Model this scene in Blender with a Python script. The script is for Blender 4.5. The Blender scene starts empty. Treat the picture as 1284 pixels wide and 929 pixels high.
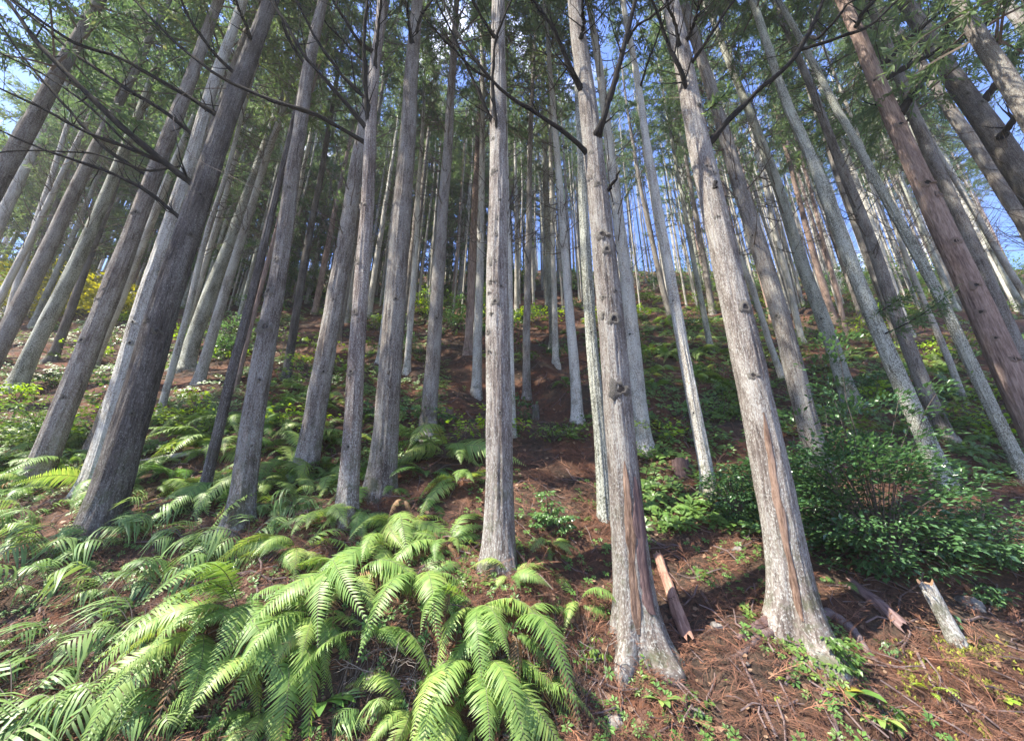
import bpy, math, random
import numpy as np
from mathutils import Vector
random.seed(7); rng = np.random.default_rng(11)
SC = bpy.context.scene; COL = SC.collection
R = math.radians

# ------------------------------------------------------------------ camera, sky, sun, exposure
PITCH = R(19.2); FPX = 485.0; CAM = np.array([0.0, 0.0, 1.6])
cd = bpy.data.cameras.new('camera'); cam = bpy.data.objects.new('camera', cd); COL.objects.link(cam)
cam.location = CAM; cam.rotation_euler = (R(90) + PITCH, 0, 0)
cd.sensor_width = 36; cd.lens = 36 * FPX / 1284; cd.clip_start = 0.05; cd.clip_end = 2000
SC.camera = cam
SUN_EL = R(57); SUN_AZ = R(-110)            # azimuth from +Y (straight up the slope) towards +X
W = bpy.data.worlds.new('World'); SC.world = W; W.use_nodes = True
nt = W.node_tree; nt.nodes.clear()
wo = nt.nodes.new('ShaderNodeOutputWorld'); bg = nt.nodes.new('ShaderNodeBackground')
sky = nt.nodes.new('ShaderNodeTexSky'); sky.sky_type = 'NISHITA'; sky.sun_disc = False
sky.sun_elevation = SUN_EL; sky.sun_rotation = SUN_AZ; sky.air_density = 1.0; sky.dust_density = 0.4; sky.ozone_density = 3.0
tcw = nt.nodes.new('ShaderNodeTexCoord'); nzw = nt.nodes.new('ShaderNodeTexNoise'); rpw = nt.nodes.new('ShaderNodeValToRGB')
nzw.inputs['Scale'].default_value = 3.2; nzw.inputs['Detail'].default_value = 6; nzw.inputs['Roughness'].default_value = 0.6
rpw.color_ramp.elements[0].position = 0.58; rpw.color_ramp.elements[1].position = 0.74
mxw = nt.nodes.new('ShaderNodeMixRGB'); mxw.inputs[2].default_value = (11.5, 11.3, 11.2, 1)
nt.links.new(tcw.outputs['Generated'], nzw.inputs['Vector']); nt.links.new(nzw.outputs[0], rpw.inputs[0])
nt.links.new(rpw.outputs[0], mxw.inputs[0]); hsw = nt.nodes.new('ShaderNodeHueSaturation'); hsw.inputs['Saturation'].default_value = 1.2; hsw.inputs['Value'].default_value = 0.85; hsw.inputs['Hue'].default_value = 0.515; nt.links.new(sky.outputs[0], hsw.inputs['Color']); nt.links.new(hsw.outputs[0], mxw.inputs[1]); nt.links.new(mxw.outputs[0], bg.inputs['Color'])
bg.inputs['Strength'].default_value = 0.15
nt.links.new(bg.outputs[0], wo.inputs[0])
sund = np.array([math.sin(SUN_AZ) * math.cos(SUN_EL), math.cos(SUN_AZ) * math.cos(SUN_EL), math.sin(SUN_EL)])
sl = bpy.data.lights.new('sun', 'SUN'); sl.energy = 5.0; sl.angle = R(0.6); sl.color = (1.0, 0.93, 0.80)
so = bpy.data.objects.new('sun', sl); COL.objects.link(so); so.location = sund * 60
so.rotation_euler = Vector(-sund).to_track_quat('-Z', 'Y').to_euler()
SC.view_settings.view_transform = 'Standard'; SC.view_settings.look = 'None'; SC.view_settings.exposure = 1.92; SC.view_settings.gamma = 1
SC.cycles.max_bounces = 7; SC.cycles.diffuse_bounces = 4; SC.cycles.glossy_bounces = 2; SC.cycles.transmission_bounces = 4
SC.cycles.use_denoising = True; SC.cycles.caustics_reflective = False; SC.cycles.caustics_refractive = False

# ------------------------------------------------------------------ projection (photo pixels 1284 x 929)
RT = np.array([1.0, 0, 0]); FW = np.array([0, math.cos(PITCH), math.sin(PITCH)]); UP = np.array([0, -math.sin(PITCH), math.cos(PITCH)])
def ray(px, py):
    d = FW * FPX + RT * (px - 642) + UP * (464.5 - py); return d / np.linalg.norm(d)
def project(p):
    q = np.asarray(p, float) - CAM; w = q @ FW
    return np.stack([642 + FPX * (q @ RT) / w, 464.5 - FPX * (q @ UP) / w], -1), w

# ------------------------------------------------------------------ noise and terrain
def h3(i, j, k):
    n = (i * 374761393 + j * 668265263 + k * 2147483647 + 12345) & 0xffffffff
    n = ((n ^ (n >> 13)) * 1274126177) & 0xffffffff
    return ((n ^ (n >> 16)) & 0xffff) / 65535.0
def vnoise(x, y, z=0.0):
    x, y, z = np.broadcast_arrays(np.asarray(x, float), np.asarray(y, float), np.asarray(z, float))
    fi = [np.floor(a) for a in (x, y, z)]; f = [a - b for a, b in zip((x, y, z), fi)]
    i, j, k = [a.astype(np.int64) for a in fi]; u, v, w = [a * a * (3 - 2 * a) for a in f]
    def L(a, b, t): return a + (b - a) * t
    return L(L(L(h3(i, j, k), h3(i+1, j, k), u), L(h3(i, j+1, k), h3(i+1, j+1, k), u), v),
             L(L(h3(i, j, k+1), h3(i+1, j, k+1), u), L(h3(i, j+1, k+1), h3(i+1, j+1, k+1), u), v), w) * 2 - 1
def fbm(x, y, z=0.0, o=4):
    s = 0; a = 1.0
    for q in range(o): s = s + a * vnoise(x * 2**q + 7.3*q, y * 2**q - 3.1*q, z * 2**q + q); a *= 0.5
    return s
def sst(t): t = np.clip(t, 0, 1); return t * t * (3 - 2 * t)
def ground(x, y, fine=True):
    x = np.asarray(x, float); y = np.asarray(y, float)
    yr = 41 + 2.0 * vnoise(x * 0.09, 3.3)
    ys = np.where(y < yr, y, yr + (y - yr) * -0.05)
    z = 0.68 * np.where(ys > 3.0, ys - 3.0, np.where(ys > 2.6, 0.25*(ys - 3.0), -0.1))
    m = sst((x + 3.0) / 0.8) * (1 - sst((x - 0.15) / 0.5))
    z = z + 0.42 * m * sst((y - 3.28) / 0.30) * np.exp(-np.maximum(y - 3.7, 0) / 1.1)
    far = np.clip((y - 3) / 6, 0.0, 1)
    z = z + (0.06 + 0.22 * far) * fbm(x * 0.45, y * 0.45, 0.0, 3) * sst((y - 2.6) / 1.0)
    z = z + 0.10 * np.clip(ys - 11, 0, 40) + 0.10 * far * fbm(x * 1.25 + 9, y * 1.25, 2.0, 3)
    if fine: z = z + 0.05 * fbm(x * 2.6, y * 2.6, 5.0, 4) * sst((y - 2.4) / 0.6)
    return z
_t = np.concatenate([np.arange(1.5, 12, 0.015), np.arange(12, 120, 0.08)])
def hit(px, py):
    d = ray(px, py); p = CAM + _t[:, None] * d
    below = p[:, 2] < ground(p[:, 0], p[:, 1])
    i = int(np.argmax(below)) if below.any() else len(_t) - 1
    return p[i]
def at_y(px, py, y):
    d = ray(px, py); return CAM + d * (y - CAM[1]) / d[1]
def gnormal(x, y):
    e = 0.08; n = np.array([-(ground(x+e, y)-ground(x-e, y))/(2*e), -(ground(x, y+e)-ground(x, y-e))/(2*e), 1.0])
    return n / np.linalg.norm(n)

# ------------------------------------------------------------------ object helpers
def props(o, label=None, cat=None, group=None, kind=None):
    for k, v in (('label', label), ('category', cat), ('group', group), ('kind', kind)):
        if v: o[k] = v
    return o
def thing(name, loc, label, cat, group=None):
    o = bpy.data.objects.new(name, None); o.location = loc; o.empty_display_size = 0.2; COL.objects.link(o)
    return props(o, label, cat, group)
def link(name, me, parent=None, loc=None):
    o = bpy.data.objects.new(name, me); COL.objects.link(o)
    if parent is not None: o.parent = parent
    if loc is not None: o.location = loc
    return o
class MB:
    def __init__(s): s.v = []; s.f = []; s.m = []; s.n = 0; s.b = []
    def add(s, v, f, mat=0, bark=None):
        v = np.asarray(v, float); s.v.append(v); f = np.asarray(f, int)
        s.f.append(f + s.n); s.m.append(np.full(len(f), mat)); s.n += len(v)
        s.b.append(bark if bark is not None else v)
    def many(s, tv, tf, mats, pos, mat=0):          # template copied by (K,3,3) matrices and (K,3) positions
        K = len(pos)
        if K == 0: return
        v = np.einsum('kij,nj->kni', mats, tv) + pos[:, None, :]
        n = len(tv)
        if isinstance(tf, list): groups = tf
        else: groups = [tf]
        for g in groups:
            f = (np.asarray(g)[None] + (np.arange(K) * n)[:, None, None]).reshape(-1, len(g[0]))
            s.f.append(f + s.n); s.m.append(np.full(len(f), mat))
        s.v.append(v.reshape(-1, 3)); s.b.append(v.reshape(-1, 3)); s.n += K * n
    def mesh(s, name, mats, smooth=True, bark=False):
        me = bpy.data.meshes.new(name); V = np.concatenate(s.v)
        sizes = np.concatenate([np.full(len(f), f.shape[1]) for f in s.f]); L = np.concatenate([f.ravel() for f in s.f])
        me.vertices.add(len(V)); me.vertices.foreach_set('co', V.astype(np.float32).ravel())
        me.loops.add(len(L)); me.loops.foreach_set('vertex_index', L.astype(np.int32))
        me.polygons.add(len(sizes)); st = np.concatenate([[0], np.cumsum(sizes)[:-1]])
        me.polygons.foreach_set('loop_start', st.astype(np.int32))
        me.polygons.foreach_set('material_index', np.concatenate(s.m).astype(np.int32))
        me.polygons.foreach_set('use_smooth', np.full(len(sizes), smooth))
        if bark:
            a = me.attributes.new('bark', 'FLOAT_VECTOR', 'POINT'); a.data.foreach_set('vector', np.concatenate(s.b).astype(np.float32).ravel())
        for m in (mats if isinstance(mats, (list, tuple)) else [mats]): me.materials.append(m)
        me.update(calc_edges=True); me.validate(); return me
def nrm(a): return a / np.maximum(np.linalg.norm(a, axis=-1, keepdims=True), 1e-9)
def frames(p):
    t = nrm(np.gradient(p, axis=0)); ref = np.array([0, -1.0, 0.02])
    u = ref - t * (t @ ref)[:, None]
    bad = np.linalg.norm(u, axis=1) < 0.2
    if bad.any(): ref2 = np.array([0.3, 0.1, 1.0]); u[bad] = (ref2 - t * (t @ ref2)[:, None])[bad]
    u = nrm(u); return t, u, np.cross(t, u)
def tube(p, r, n, cap=True, rad=None):
    p = np.asarray(p, float); r = np.asarray(r, float); t, u, w = frames(p)
    a = np.arange(n) / n * 2 * math.pi; N = len(p)
    rr = r[:, None] * np.ones(n) if rad is None else rad
    v = p[:, None] + rr[..., None] * (np.cos(a)[None, :, None] * u[:, None] + np.sin(a)[None, :, None] * w[:, None])
    i = np.arange(N - 1)[:, None] * n; j = np.arange(n)[None]; k = (j + 1) % n
    f = np.stack([i + j, i + k, i + n + k, i + n + j], -1).reshape(-1, 4)
    return v.reshape(-1, 3), f
def resample(p, n):
    p = np.asarray(p, float); d = np.concatenate([[0], np.cumsum(np.linalg.norm(np.diff(p, axis=0), axis=1))])
    s = np.linspace(0, d[-1], n); q = np.stack([np.interp(s, d, p[:, i]) for i in range(3)], 1)
    for _ in range(2 if n > 6 else 0): q[1:-1] = (q[:-2] + 2*q[1:-1] + q[2:]) / 4
    return q
def rotmats(z, spin=None, scale=None):              # matrices with local +X along z-vector array (K,3); local Z roughly up, spun
    x = nrm(z); up = np.tile([0, 0, 1.0], (len(x), 1)) + 0.01; y = nrm(np.cross(up, x)); zz = np.cross(x, y)
    if spin is not None:
        c, s = np.cos(spin)[:, None], np.sin(spin)[:, None]; y, zz = y * c + zz * s, zz * c - y * s
    m = np.stack([x, y, zz], -1)
    if scale is not None: m = m * np.asarray(scale).reshape(-1, 1, 1)
    return m

# ------------------------------------------------------------------ materials
def mat(name):
    m = bpy.data.materials.new(name); m.use_nodes = True; t = m.node_tree; t.nodes.clear(); return m, t
def N(t, kind, **kw):
    n = t.nodes.new(kind)
    for k, v in kw.items():
        if k in n.inputs: n.inputs[k].default_value = v
        else: setattr(n, k, v)
    return n
def ramp(t, stops):
    n = t.nodes.new('ShaderNodeValToRGB'); e = n.color_ramp.elements
    while len(e) < len(stops): e.new(0.5)
    for q, (p, c) in zip(e, stops): q.position = p; q.color = (*c, 1)
    return n
def bark_mat(name, stops, bump=0.6, streak=26, lichen=None, lich_pos=0.6, sat=0.68):
    m, t = mat(name); L = t.links.new
    at = N(t, 'ShaderNodeAttribute', attribute_name='bark'); oi = N(t, 'ShaderNodeObjectInfo')
    ad = N(t, 'ShaderNodeVectorMath', operation='ADD'); mu = N(t, 'ShaderNodeMath', operation='MULTIPLY'); mu.inputs[1].default_value = 57
    L(oi.outputs['Random'], mu.inputs[0]); L(at.outputs['Vector'], ad.inputs[0]); L(mu.outputs[0], ad.inputs[1])
    mp = N(t, 'ShaderNodeMapping'); mp.inputs['Scale'].default_value = (streak*1.7, streak*1.7, streak * 0.20); L(ad.outputs[0], mp.inputs[0])
    n1 = N(t, 'ShaderNodeTexNoise', Scale=1.0, Detail=7.0, Roughness=0.68); L(mp.outputs[0], n1.inputs['Vector'])
    mp2 = N(t, 'ShaderNodeMapping'); mp2.inputs['Scale'].default_value = (5, 5, 1.6); L(ad.outputs[0], mp2.inputs[0])
    n2 = N(t, 'ShaderNodeTexNoise', Scale=1.0, Detail=5.0, Roughness=0.65); L(mp2.outputs[0], n2.inputs['Vector'])
    mp3 = N(t, 'ShaderNodeMapping'); mp3.inputs['Scale'].default_value = (95, 95, 40); L(ad.outputs[0], mp3.inputs[0])
    n3 = N(t, 'ShaderNodeTexNoise', Scale=1.0, Detail=4.0, Roughness=0.7); L(mp3.outputs[0], n3.inputs['Vector'])
    mix = N(t, 'ShaderNodeMath', operation='MULTIPLY_ADD'); mix.inputs[1].default_value = 0.62
    s2 = N(t, 'ShaderNodeMath', operation='MULTIPLY'); s2.inputs[1].default_value = 0.38
    L(n1.outputs[0], mix.inputs[0]); L(n2.outputs[0], s2.inputs[0]); L(s2.outputs[0], mix.inputs[2])
    rp = ramp(t, stops); L(mix.outputs[0], rp.inputs[0]); col = rp.outputs[0]
    if lichen:
        # pale lichen flecks: fine noise gated by a broad one
        g = N(t, 'ShaderNodeMath', operation='MULTIPLY_ADD'); g.inputs[1].default_value = 0.72
        s3 = N(t, 'ShaderNodeMath', operation='MULTIPLY'); s3.inputs[1].default_value = 0.28
        L(n3.outputs[0], g.inputs[0]); L(n2.outputs[0], s3.inputs[0]); L(s3.outputs[0], g.inputs[2])
        lr = ramp(t, [(lich_pos - 0.08, (0, 0, 0)), (lich_pos, (1, 1, 1))]); L(g.outputs[0], lr.inputs[0])
        mc = N(t, 'ShaderNodeMixRGB'); mc.inputs[2].default_value = (*lichen, 1); L(lr.outputs[0], mc.inputs[0]); L(col, mc.inputs[1]); col = mc.outputs[0]
    if lichen:
        sx = N(t, 'ShaderNodeSeparateXYZ'); L(at.outputs['Vector'], sx.inputs[0]); mr = N(t, 'ShaderNodeMapRange'); mr.inputs['From Min'].default_value = 1.3; mr.inputs['From Max'].default_value = 0.0; L(sx.outputs[2], mr.inputs['Value'])
        n4 = N(t, 'ShaderNodeTexNoise', Scale=6.0, Detail=6.0, Roughness=0.7); L(ad.outputs[0], n4.inputs['Vector']); r4 = ramp(t, [(0.5, (0, 0, 0)), (0.62, (0.8, 0.8, 0.8))]); L(n4.outputs[0], r4.inputs[0])
        m4 = N(t, 'ShaderNodeMath', operation='MULTIPLY'); L(mr.outputs[0], m4.inputs[0]); L(r4.outputs[0], m4.inputs[1]); mm4 = N(t, 'ShaderNodeMixRGB'); mm4.inputs[2].default_value = (0.075, 0.085, 0.03, 1); L(m4.outputs[0], mm4.inputs[0]); L(col, mm4.inputs[1]); col = mm4.outputs[0]
    hs = N(t, 'ShaderNodeHueSaturation', Saturation=sat); vr = N(t, 'ShaderNodeMapRange'); vr.inputs['To Min'].default_value = 0.82; vr.inputs['To Max'].default_value = 1.18
    L(oi.outputs['Random'], vr.inputs['Value']); L(vr.outputs[0], hs.inputs['Value']); L(col, hs.inputs['Color'])
    b = N(t, 'ShaderNodeBsdfPrincipled', Roughness=0.95); b.inputs['Specular IOR Level'].default_value = 0.08
    bs = N(t, 'ShaderNodeMath', operation='MULTIPLY_ADD'); bs.inputs[1].default_value = 0.35; L(n3.outputs[0], bs.inputs[0]); L(n1.outputs[0], bs.inputs[2])
    bp = N(t, 'ShaderNodeBump', Strength=bump, Distance=0.02); L(bs.outputs[0], bp.inputs['Height'])
    L(bp.outputs[0], b.inputs['Normal']); L(hs.outputs[0], b.inputs['Base Color'])
    o = N(t, 'ShaderNodeOutputMaterial'); L(b.outputs[0], o.inputs[0]); return m
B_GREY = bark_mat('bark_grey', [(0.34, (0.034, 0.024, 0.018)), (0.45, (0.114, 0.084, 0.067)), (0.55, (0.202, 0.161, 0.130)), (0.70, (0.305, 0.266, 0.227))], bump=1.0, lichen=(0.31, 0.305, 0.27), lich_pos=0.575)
B_PALE = bark_mat('bark_pale_and_sunlit', [(0.34, (0.085, 0.063, 0.047)), (0.45, (0.20, 0.165, 0.128)), (0.55, (0.30, 0.26, 0.21)), (0.70, (0.39, 0.35, 0.29))], bump=0.9, lichen=(0.50, 0.49, 0.42), lich_pos=0.54)  # pale bark; also holds the sunlight on lit trunks as colour
B_DARK = bark_mat('bark_dark_and_shaded', [(0.34, (0.022, 0.017, 0.014)), (0.46, (0.065, 0.051, 0.045)), (0.57, (0.118, 0.097, 0.085)), (0.72, (0.184, 0.158, 0.140))], bump=1.0, lichen=(0.22, 0.215, 0.19), lich_pos=0.60)  # dark bark; the shade on dim trunks is put into it too
B_RED = bark_mat('bark_red', [(0.34, (0.078, 0.043, 0.033)), (0.46, (0.202, 0.114, 0.082)), (0.57, (0.325, 0.205, 0.153)), (0.72, (0.442, 0.325, 0.254))], bump=0.9, lichen=(0.33, 0.29, 0.24), lich_pos=0.65)
B_BROWN = bark_mat('bark_brown', [(0.34, (0.044, 0.028, 0.022)), (0.45, (0.127, 0.086, 0.068)), (0.55, (0.209, 0.154, 0.124)), (0.70, (0.297, 0.242, 0.198))], bump=1.0, lichen=(0.37, 0.355, 0.31), lich_pos=0.58)
B_MOSS = bark_mat('bark_mossy', [(0.34, (0.035, 0.032, 0.02)), (0.46, (0.095, 0.09, 0.06)), (0.57, (0.17, 0.16, 0.115)), (0.72, (0.25, 0.24, 0.185))], bump=1.0, lichen=(0.39, 0.41, 0.335), lich_pos=0.54)
B_ORANGE = bark_mat('orange_wood', [(0.3, (0.10, 0.042, 0.028)), (0.46, (0.26, 0.115, 0.07)), (0.58, (0.40, 0.21, 0.13)), (0.74, (0.5, 0.33, 0.23))], streak=34, bump=1.0, sat=0.8)
B_WOOD = bark_mat('bare_wood', [(0.34, (0.05, 0.03, 0.022)), (0.46, (0.15, 0.098, 0.072)), (0.56, (0.25, 0.172, 0.13)), (0.72, (0.37, 0.275, 0.215))], streak=34, bump=1.0, sat=1.0)
B_HEART = bark_mat('red_heartwood', [(0.3, (0.05, 0.026, 0.024)), (0.46, (0.11, 0.055, 0.05)), (0.58, (0.19, 0.10, 0.085)), (0.74, (0.29, 0.19, 0.16))], streak=34)
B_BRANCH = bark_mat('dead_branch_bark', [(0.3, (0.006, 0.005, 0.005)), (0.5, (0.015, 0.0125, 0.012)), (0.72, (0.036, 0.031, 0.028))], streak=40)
B_TWIG = bark_mat('dry_twig', [(0.3, (0.13, 0.09, 0.07)), (0.5, (0.25, 0.19, 0.15)), (0.72, (0.42, 0.36, 0.30))], streak=40)
B_FARTWIG = bark_mat('brown_twig', [(0.3, (0.055, 0.038, 0.028)), (0.5, (0.115, 0.085, 0.065)), (0.72, (0.2, 0.16, 0.125))], streak=40)
B_ROOT = bark_mat('root_bark', [(0.3, (0.06, 0.035, 0.03)), (0.5, (0.14, 0.085, 0.075)), (0.72, (0.26, 0.18, 0.16))], streak=40)

def leaf_mat(name, stops, rough=0.4, trans=0.3, tcol=None, spec=0.4, back=None, objrand=True):
    m, t = mat(name); L = t.links.new
    g = N(t, 'ShaderNodeNewGeometry'); oi = N(t, 'ShaderNodeObjectInfo')
    a = N(t, 'ShaderNodeMath', operation='MULTIPLY_ADD'); a.inputs[1].default_value = 0.45
    s = N(t, 'ShaderNodeMath', operation='MULTIPLY'); s.inputs[1].default_value = 0.55
    L(g.outputs['Random Per Island'], a.inputs[0]); L(oi.outputs['Random'], s.inputs[0]); L(s.outputs[0], a.inputs[2])
    rp = ramp(t, stops); L(a.outputs[0], rp.inputs[0]); col = rp.outputs[0]
    if back:
        mb = N(t, 'ShaderNodeMixRGB'); mb.inputs[2].default_value = (*back, 1); L(g.outputs['Backfacing'], mb.inputs[0]); L(col, mb.inputs[1]); col = mb.outputs[0]
    b = N(t, 'ShaderNodeBsdfPrincipled', Roughness=rough); b.inputs['Specular IOR Level'].default_value = spec
    L(col, b.inputs['Base Color'])
    tr = N(t, 'ShaderNodeBsdfTranslucent'); hs = N(t, 'ShaderNodeHueSaturation', Hue=0.485, Saturation=1.15, Value=1.5); L(rp.outputs[0], hs.inputs['Color']); L(hs.outputs[0], tr.inputs[0])
    mx = N(t, 'ShaderNodeMixShader'); mx.inputs[0].default_value = trans; L(b.outputs[0], mx.inputs[1]); L(tr.outputs[0], mx.inputs[2])
    o = N(t, 'ShaderNodeOutputMaterial'); L(mx.outputs[0], o.inputs[0]); return m
L_CEDAR = leaf_mat('cedar_foliage', [(0.0, (0.05, 0.095, 0.042)), (0.4, (0.078, 0.135, 0.055)), (0.8, (0.12, 0.18, 0.066)), (1.0, (0.17, 0.175, 0.08))], 0.6, 0.5)
L_FERN = leaf_mat('fern_green', [(0.0, (0.095, 0.185, 0.045)), (0.45, (0.18, 0.285, 0.07)), (0.9, (0.30, 0.38, 0.10)), (1.0, (0.36, 0.33, 0.12))], 0.48, 0.35, spec=0.4)
L_FERN2 = leaf_mat('fern_pale_green', [(0.0, (0.09, 0.175, 0.05)), (0.5, (0.165, 0.26, 0.08)), (1.0, (0.27, 0.35, 0.13))], 0.45, 0.3, spec=0.4)
L_FERN3 = leaf_mat('fern_mid_green', [(0.0, (0.07, 0.15, 0.035)), (0.5, (0.11, 0.22, 0.048)), (1.0, (0.17, 0.28, 0.065))], 0.42, 0.35)
L_FERNY = leaf_mat('fern_yellow_green', [(0.0, (0.22, 0.33, 0.05)), (0.5, (0.30, 0.42, 0.06)), (1.0, (0.40, 0.46, 0.09))], 0.42, 0.4)
L_FERND = leaf_mat('fern_withered', [(0.0, (0.10, 0.065, 0.035)), (0.5, (0.22, 0.13, 0.06)), (1.0, (0.34, 0.20, 0.09))], 0.7, 0.2)
L_GLOSS = leaf_mat('glossy_leaf', [(0.0, (0.04, 0.09, 0.035)), (0.5, (0.08, 0.165, 0.06)), (0.85, (0.13, 0.235, 0.08)), (1.0, (0.19, 0.30, 0.10))], 0.27, 0.3, spec=0.6)
L_BUSH = leaf_mat('bush_leaf', [(0.0, (0.055, 0.11, 0.028)), (0.5, (0.10, 0.18, 0.04)), (1.0, (0.20, 0.29, 0.06))], 0.4, 0.35)
L_YEL = leaf_mat('yellow_and_backlit_leaf', [(0.0, (0.20, 0.22, 0.03)), (0.5, (0.34, 0.33, 0.05)), (1.0, (0.48, 0.42, 0.08))], 0.45, 0.45)  # far-left bushes: their backlit yellow glow is put into this leaf colour
L_LIME = leaf_mat('lime_leaf', [(0.0, (0.20, 0.36, 0.04)), (1.0, (0.34, 0.48, 0.07))], 0.35, 0.4)
L_MOSS = leaf_mat('moss', [(0.0, (0.10, 0.12, 0.02)), (0.5, (0.20, 0.21, 0.03)), (1.0, (0.32, 0.30, 0.05))], 0.9, 0.1)
L_LITTER = leaf_mat('needle_litter', [(0.0, (0.03, 0.017, 0.012)), (0.4, (0.078, 0.036, 0.022)), (0.75, (0.16, 0.070, 0.039)), (1.0, (0.29, 0.15, 0.085))], 0.8, 0.08)
L_DEAD = leaf_mat('dead_leaf', [(0.0, (0.10, 0.055, 0.03)), (0.5, (0.20, 0.12, 0.07)), (1.0, (0.38, 0.27, 0.18))], 0.7, 0.15)
def ground_mat():
    m, t = mat('forest_floor'); L = t.links.new
    tc = N(t, 'ShaderNodeTexCoord')
    n1 = N(t, 'ShaderNodeTexNoise', Scale=0.8, Detail=6.0, Roughness=0.65); n2 = N(t, 'ShaderNodeTexNoise', Scale=14.0, Detail=8.0, Roughness=0.75); n3 = N(t, 'ShaderNodeTexNoise', Scale=55.0, Detail=6.0, Roughness=0.75)
    mp = N(t, 'ShaderNodeMapping'); mp.inputs['Scale'].default_value = (1.0, 0.45, 1.0); mp.inputs['Rotation'].default_value = (0, 0, 0.5)
    L(tc.outputs['Object'], mp.inputs[0])
    for n in (n1, n2): L(tc.outputs['Object'], n.inputs['Vector'])
    L(mp.outputs[0], n3.inputs['Vector'])
    a = N(t, 'ShaderNodeMath', operation='MULTIPLY_ADD'); a.inputs[1].default_value = 0.45; s = N(t, 'ShaderNodeMath', operation='MULTIPLY'); s.inputs[1].default_value = 0.55
    L(n2.outputs[0], s.inputs[0]); L(n3.outputs[0], a.inputs[0]); L(s.outputs[0], a.inputs[2])
    r1 = ramp(t, [(0.3, (0.022, 0.012, 0.008)), (0.45, (0.065, 0.030, 0.018)), (0.56, (0.135, 0.056, 0.030)), (0.7, (0.24, 0.11, 0.058))])
    r2 = ramp(t, [(0.3, (0.014, 0.010, 0.008)), (0.46, (0.04, 0.028, 0.02)), (0.58, (0.082, 0.055, 0.038)), (0.7, (0.15, 0.10, 0.07))])
    L(a.outputs[0], r1.inputs[0]); L(a.outputs[0], r2.inputs[0])
    rr = ramp(t, [(0.42, (0, 0, 0)), (0.58, (1, 1, 1))]); L(n1.outputs[0], rr.inputs[0])
    mx = N(t, 'ShaderNodeMixRGB'); L(rr.outputs[0], mx.inputs[0]); L(r1.outputs[0], mx.inputs[1]); L(r2.outputs[0], mx.inputs[2])
    b = N(t, 'ShaderNodeBsdfPrincipled', Roughness=0.95); b.inputs['Specular IOR Level'].default_value = 0.2
    bp = N(t, 'ShaderNodeBump', Strength=0.9, Distance=0.04); L(a.outputs[0], bp.inputs['Height']); L(bp.outputs[0], b.inputs['Normal'])
    L(mx.outputs[0], b.inputs['Base Color']); o = N(t, 'ShaderNodeOutputMaterial'); L(b.outputs[0], o.inputs[0]); return m
M_GROUND = ground_mat()
def rock_mat():
    m, t = mat('mossy_stone'); L = t.links.new; tc = N(t, 'ShaderNodeTexCoord'); n = N(t, 'ShaderNodeTexNoise', Scale=9.0, Detail=8.0, Roughness=0.7)
    L(tc.outputs['Object'], n.inputs['Vector']); r = ramp(t, [(0.35, (0.06, 0.052, 0.045)), (0.5, (0.15, 0.135, 0.12)), (0.62, (0.22, 0.20, 0.175)), (0.75, (0.16, 0.17, 0.09))]); L(n.outputs[0], r.inputs[0])
    b = N(t, 'ShaderNodeBsdfPrincipled', Roughness=0.8); bp = N(t, 'ShaderNodeBump', Strength=0.6, Distance=0.02); L(n.outputs[0], bp.inputs['Height']); L(bp.outputs[0], b.inputs['Normal']); L(r.outputs[0], b.inputs['Base Color'])
    o = N(t, 'ShaderNodeOutputMaterial'); L(b.outputs[0], o.inputs[0]); return m
M_ROCK = rock_mat()
def flat_mat(name, c, rough=0.9):
    m, t = mat(name); b = N(t, 'ShaderNodeBsdfPrincipled', Roughness=rough); nz = N(t, 'ShaderNodeTexNoise', Scale=40.0, Detail=5.0); r = ramp(t, [(0.3, tuple(x*0.5 for x in c)), (0.7, tuple(x*1.4 for x in c))])
    t.links.new(nz.outputs[0], r.inputs[0]); t.links.new(r.outputs[0], b.inputs['Base Color']); o = N(t, 'ShaderNodeOutputMaterial'); t.links.new(b.outputs[0], o.inputs[0]); return m
M_HOLE = flat_mat('knot_hole', (0.012, 0.008, 0.007)); M_PITH = flat_mat('cut_wood', (0.20, 0.12, 0.07))

# ------------------------------------------------------------------ terrain: one sheet, fine near the camera
def terrain():
    a = np.linspace(-1, 1, 420); xs = 90 * np.sinh(a * 4.2) / np.sinh(4.2)
    b = np.linspace(0, 1, 520); ys = np.where(b < 0.06, -40 + 42.2 * b / 0.06, 2.2 + 88 * np.sinh((b - 0.06) / 0.94 * 4.0) / np.sinh(4.0))
    X, Y = np.meshgrid(xs, ys); Z = ground(X, Y)
    v = np.stack([X, Y, Z], -1).reshape(-1, 3); nx = len(xs); i = np.arange(len(ys) - 1)[:, None] * nx + np.arange(nx - 1)[None]
    f = np.stack([i, i + 1, i + nx + 1, i + nx], -1).reshape(-1, 4)
    mb = MB(); mb.add(v, f); return props(link('hillside', mb.mesh('hillside', M_GROUND)), kind='structure')
terrain()

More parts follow.
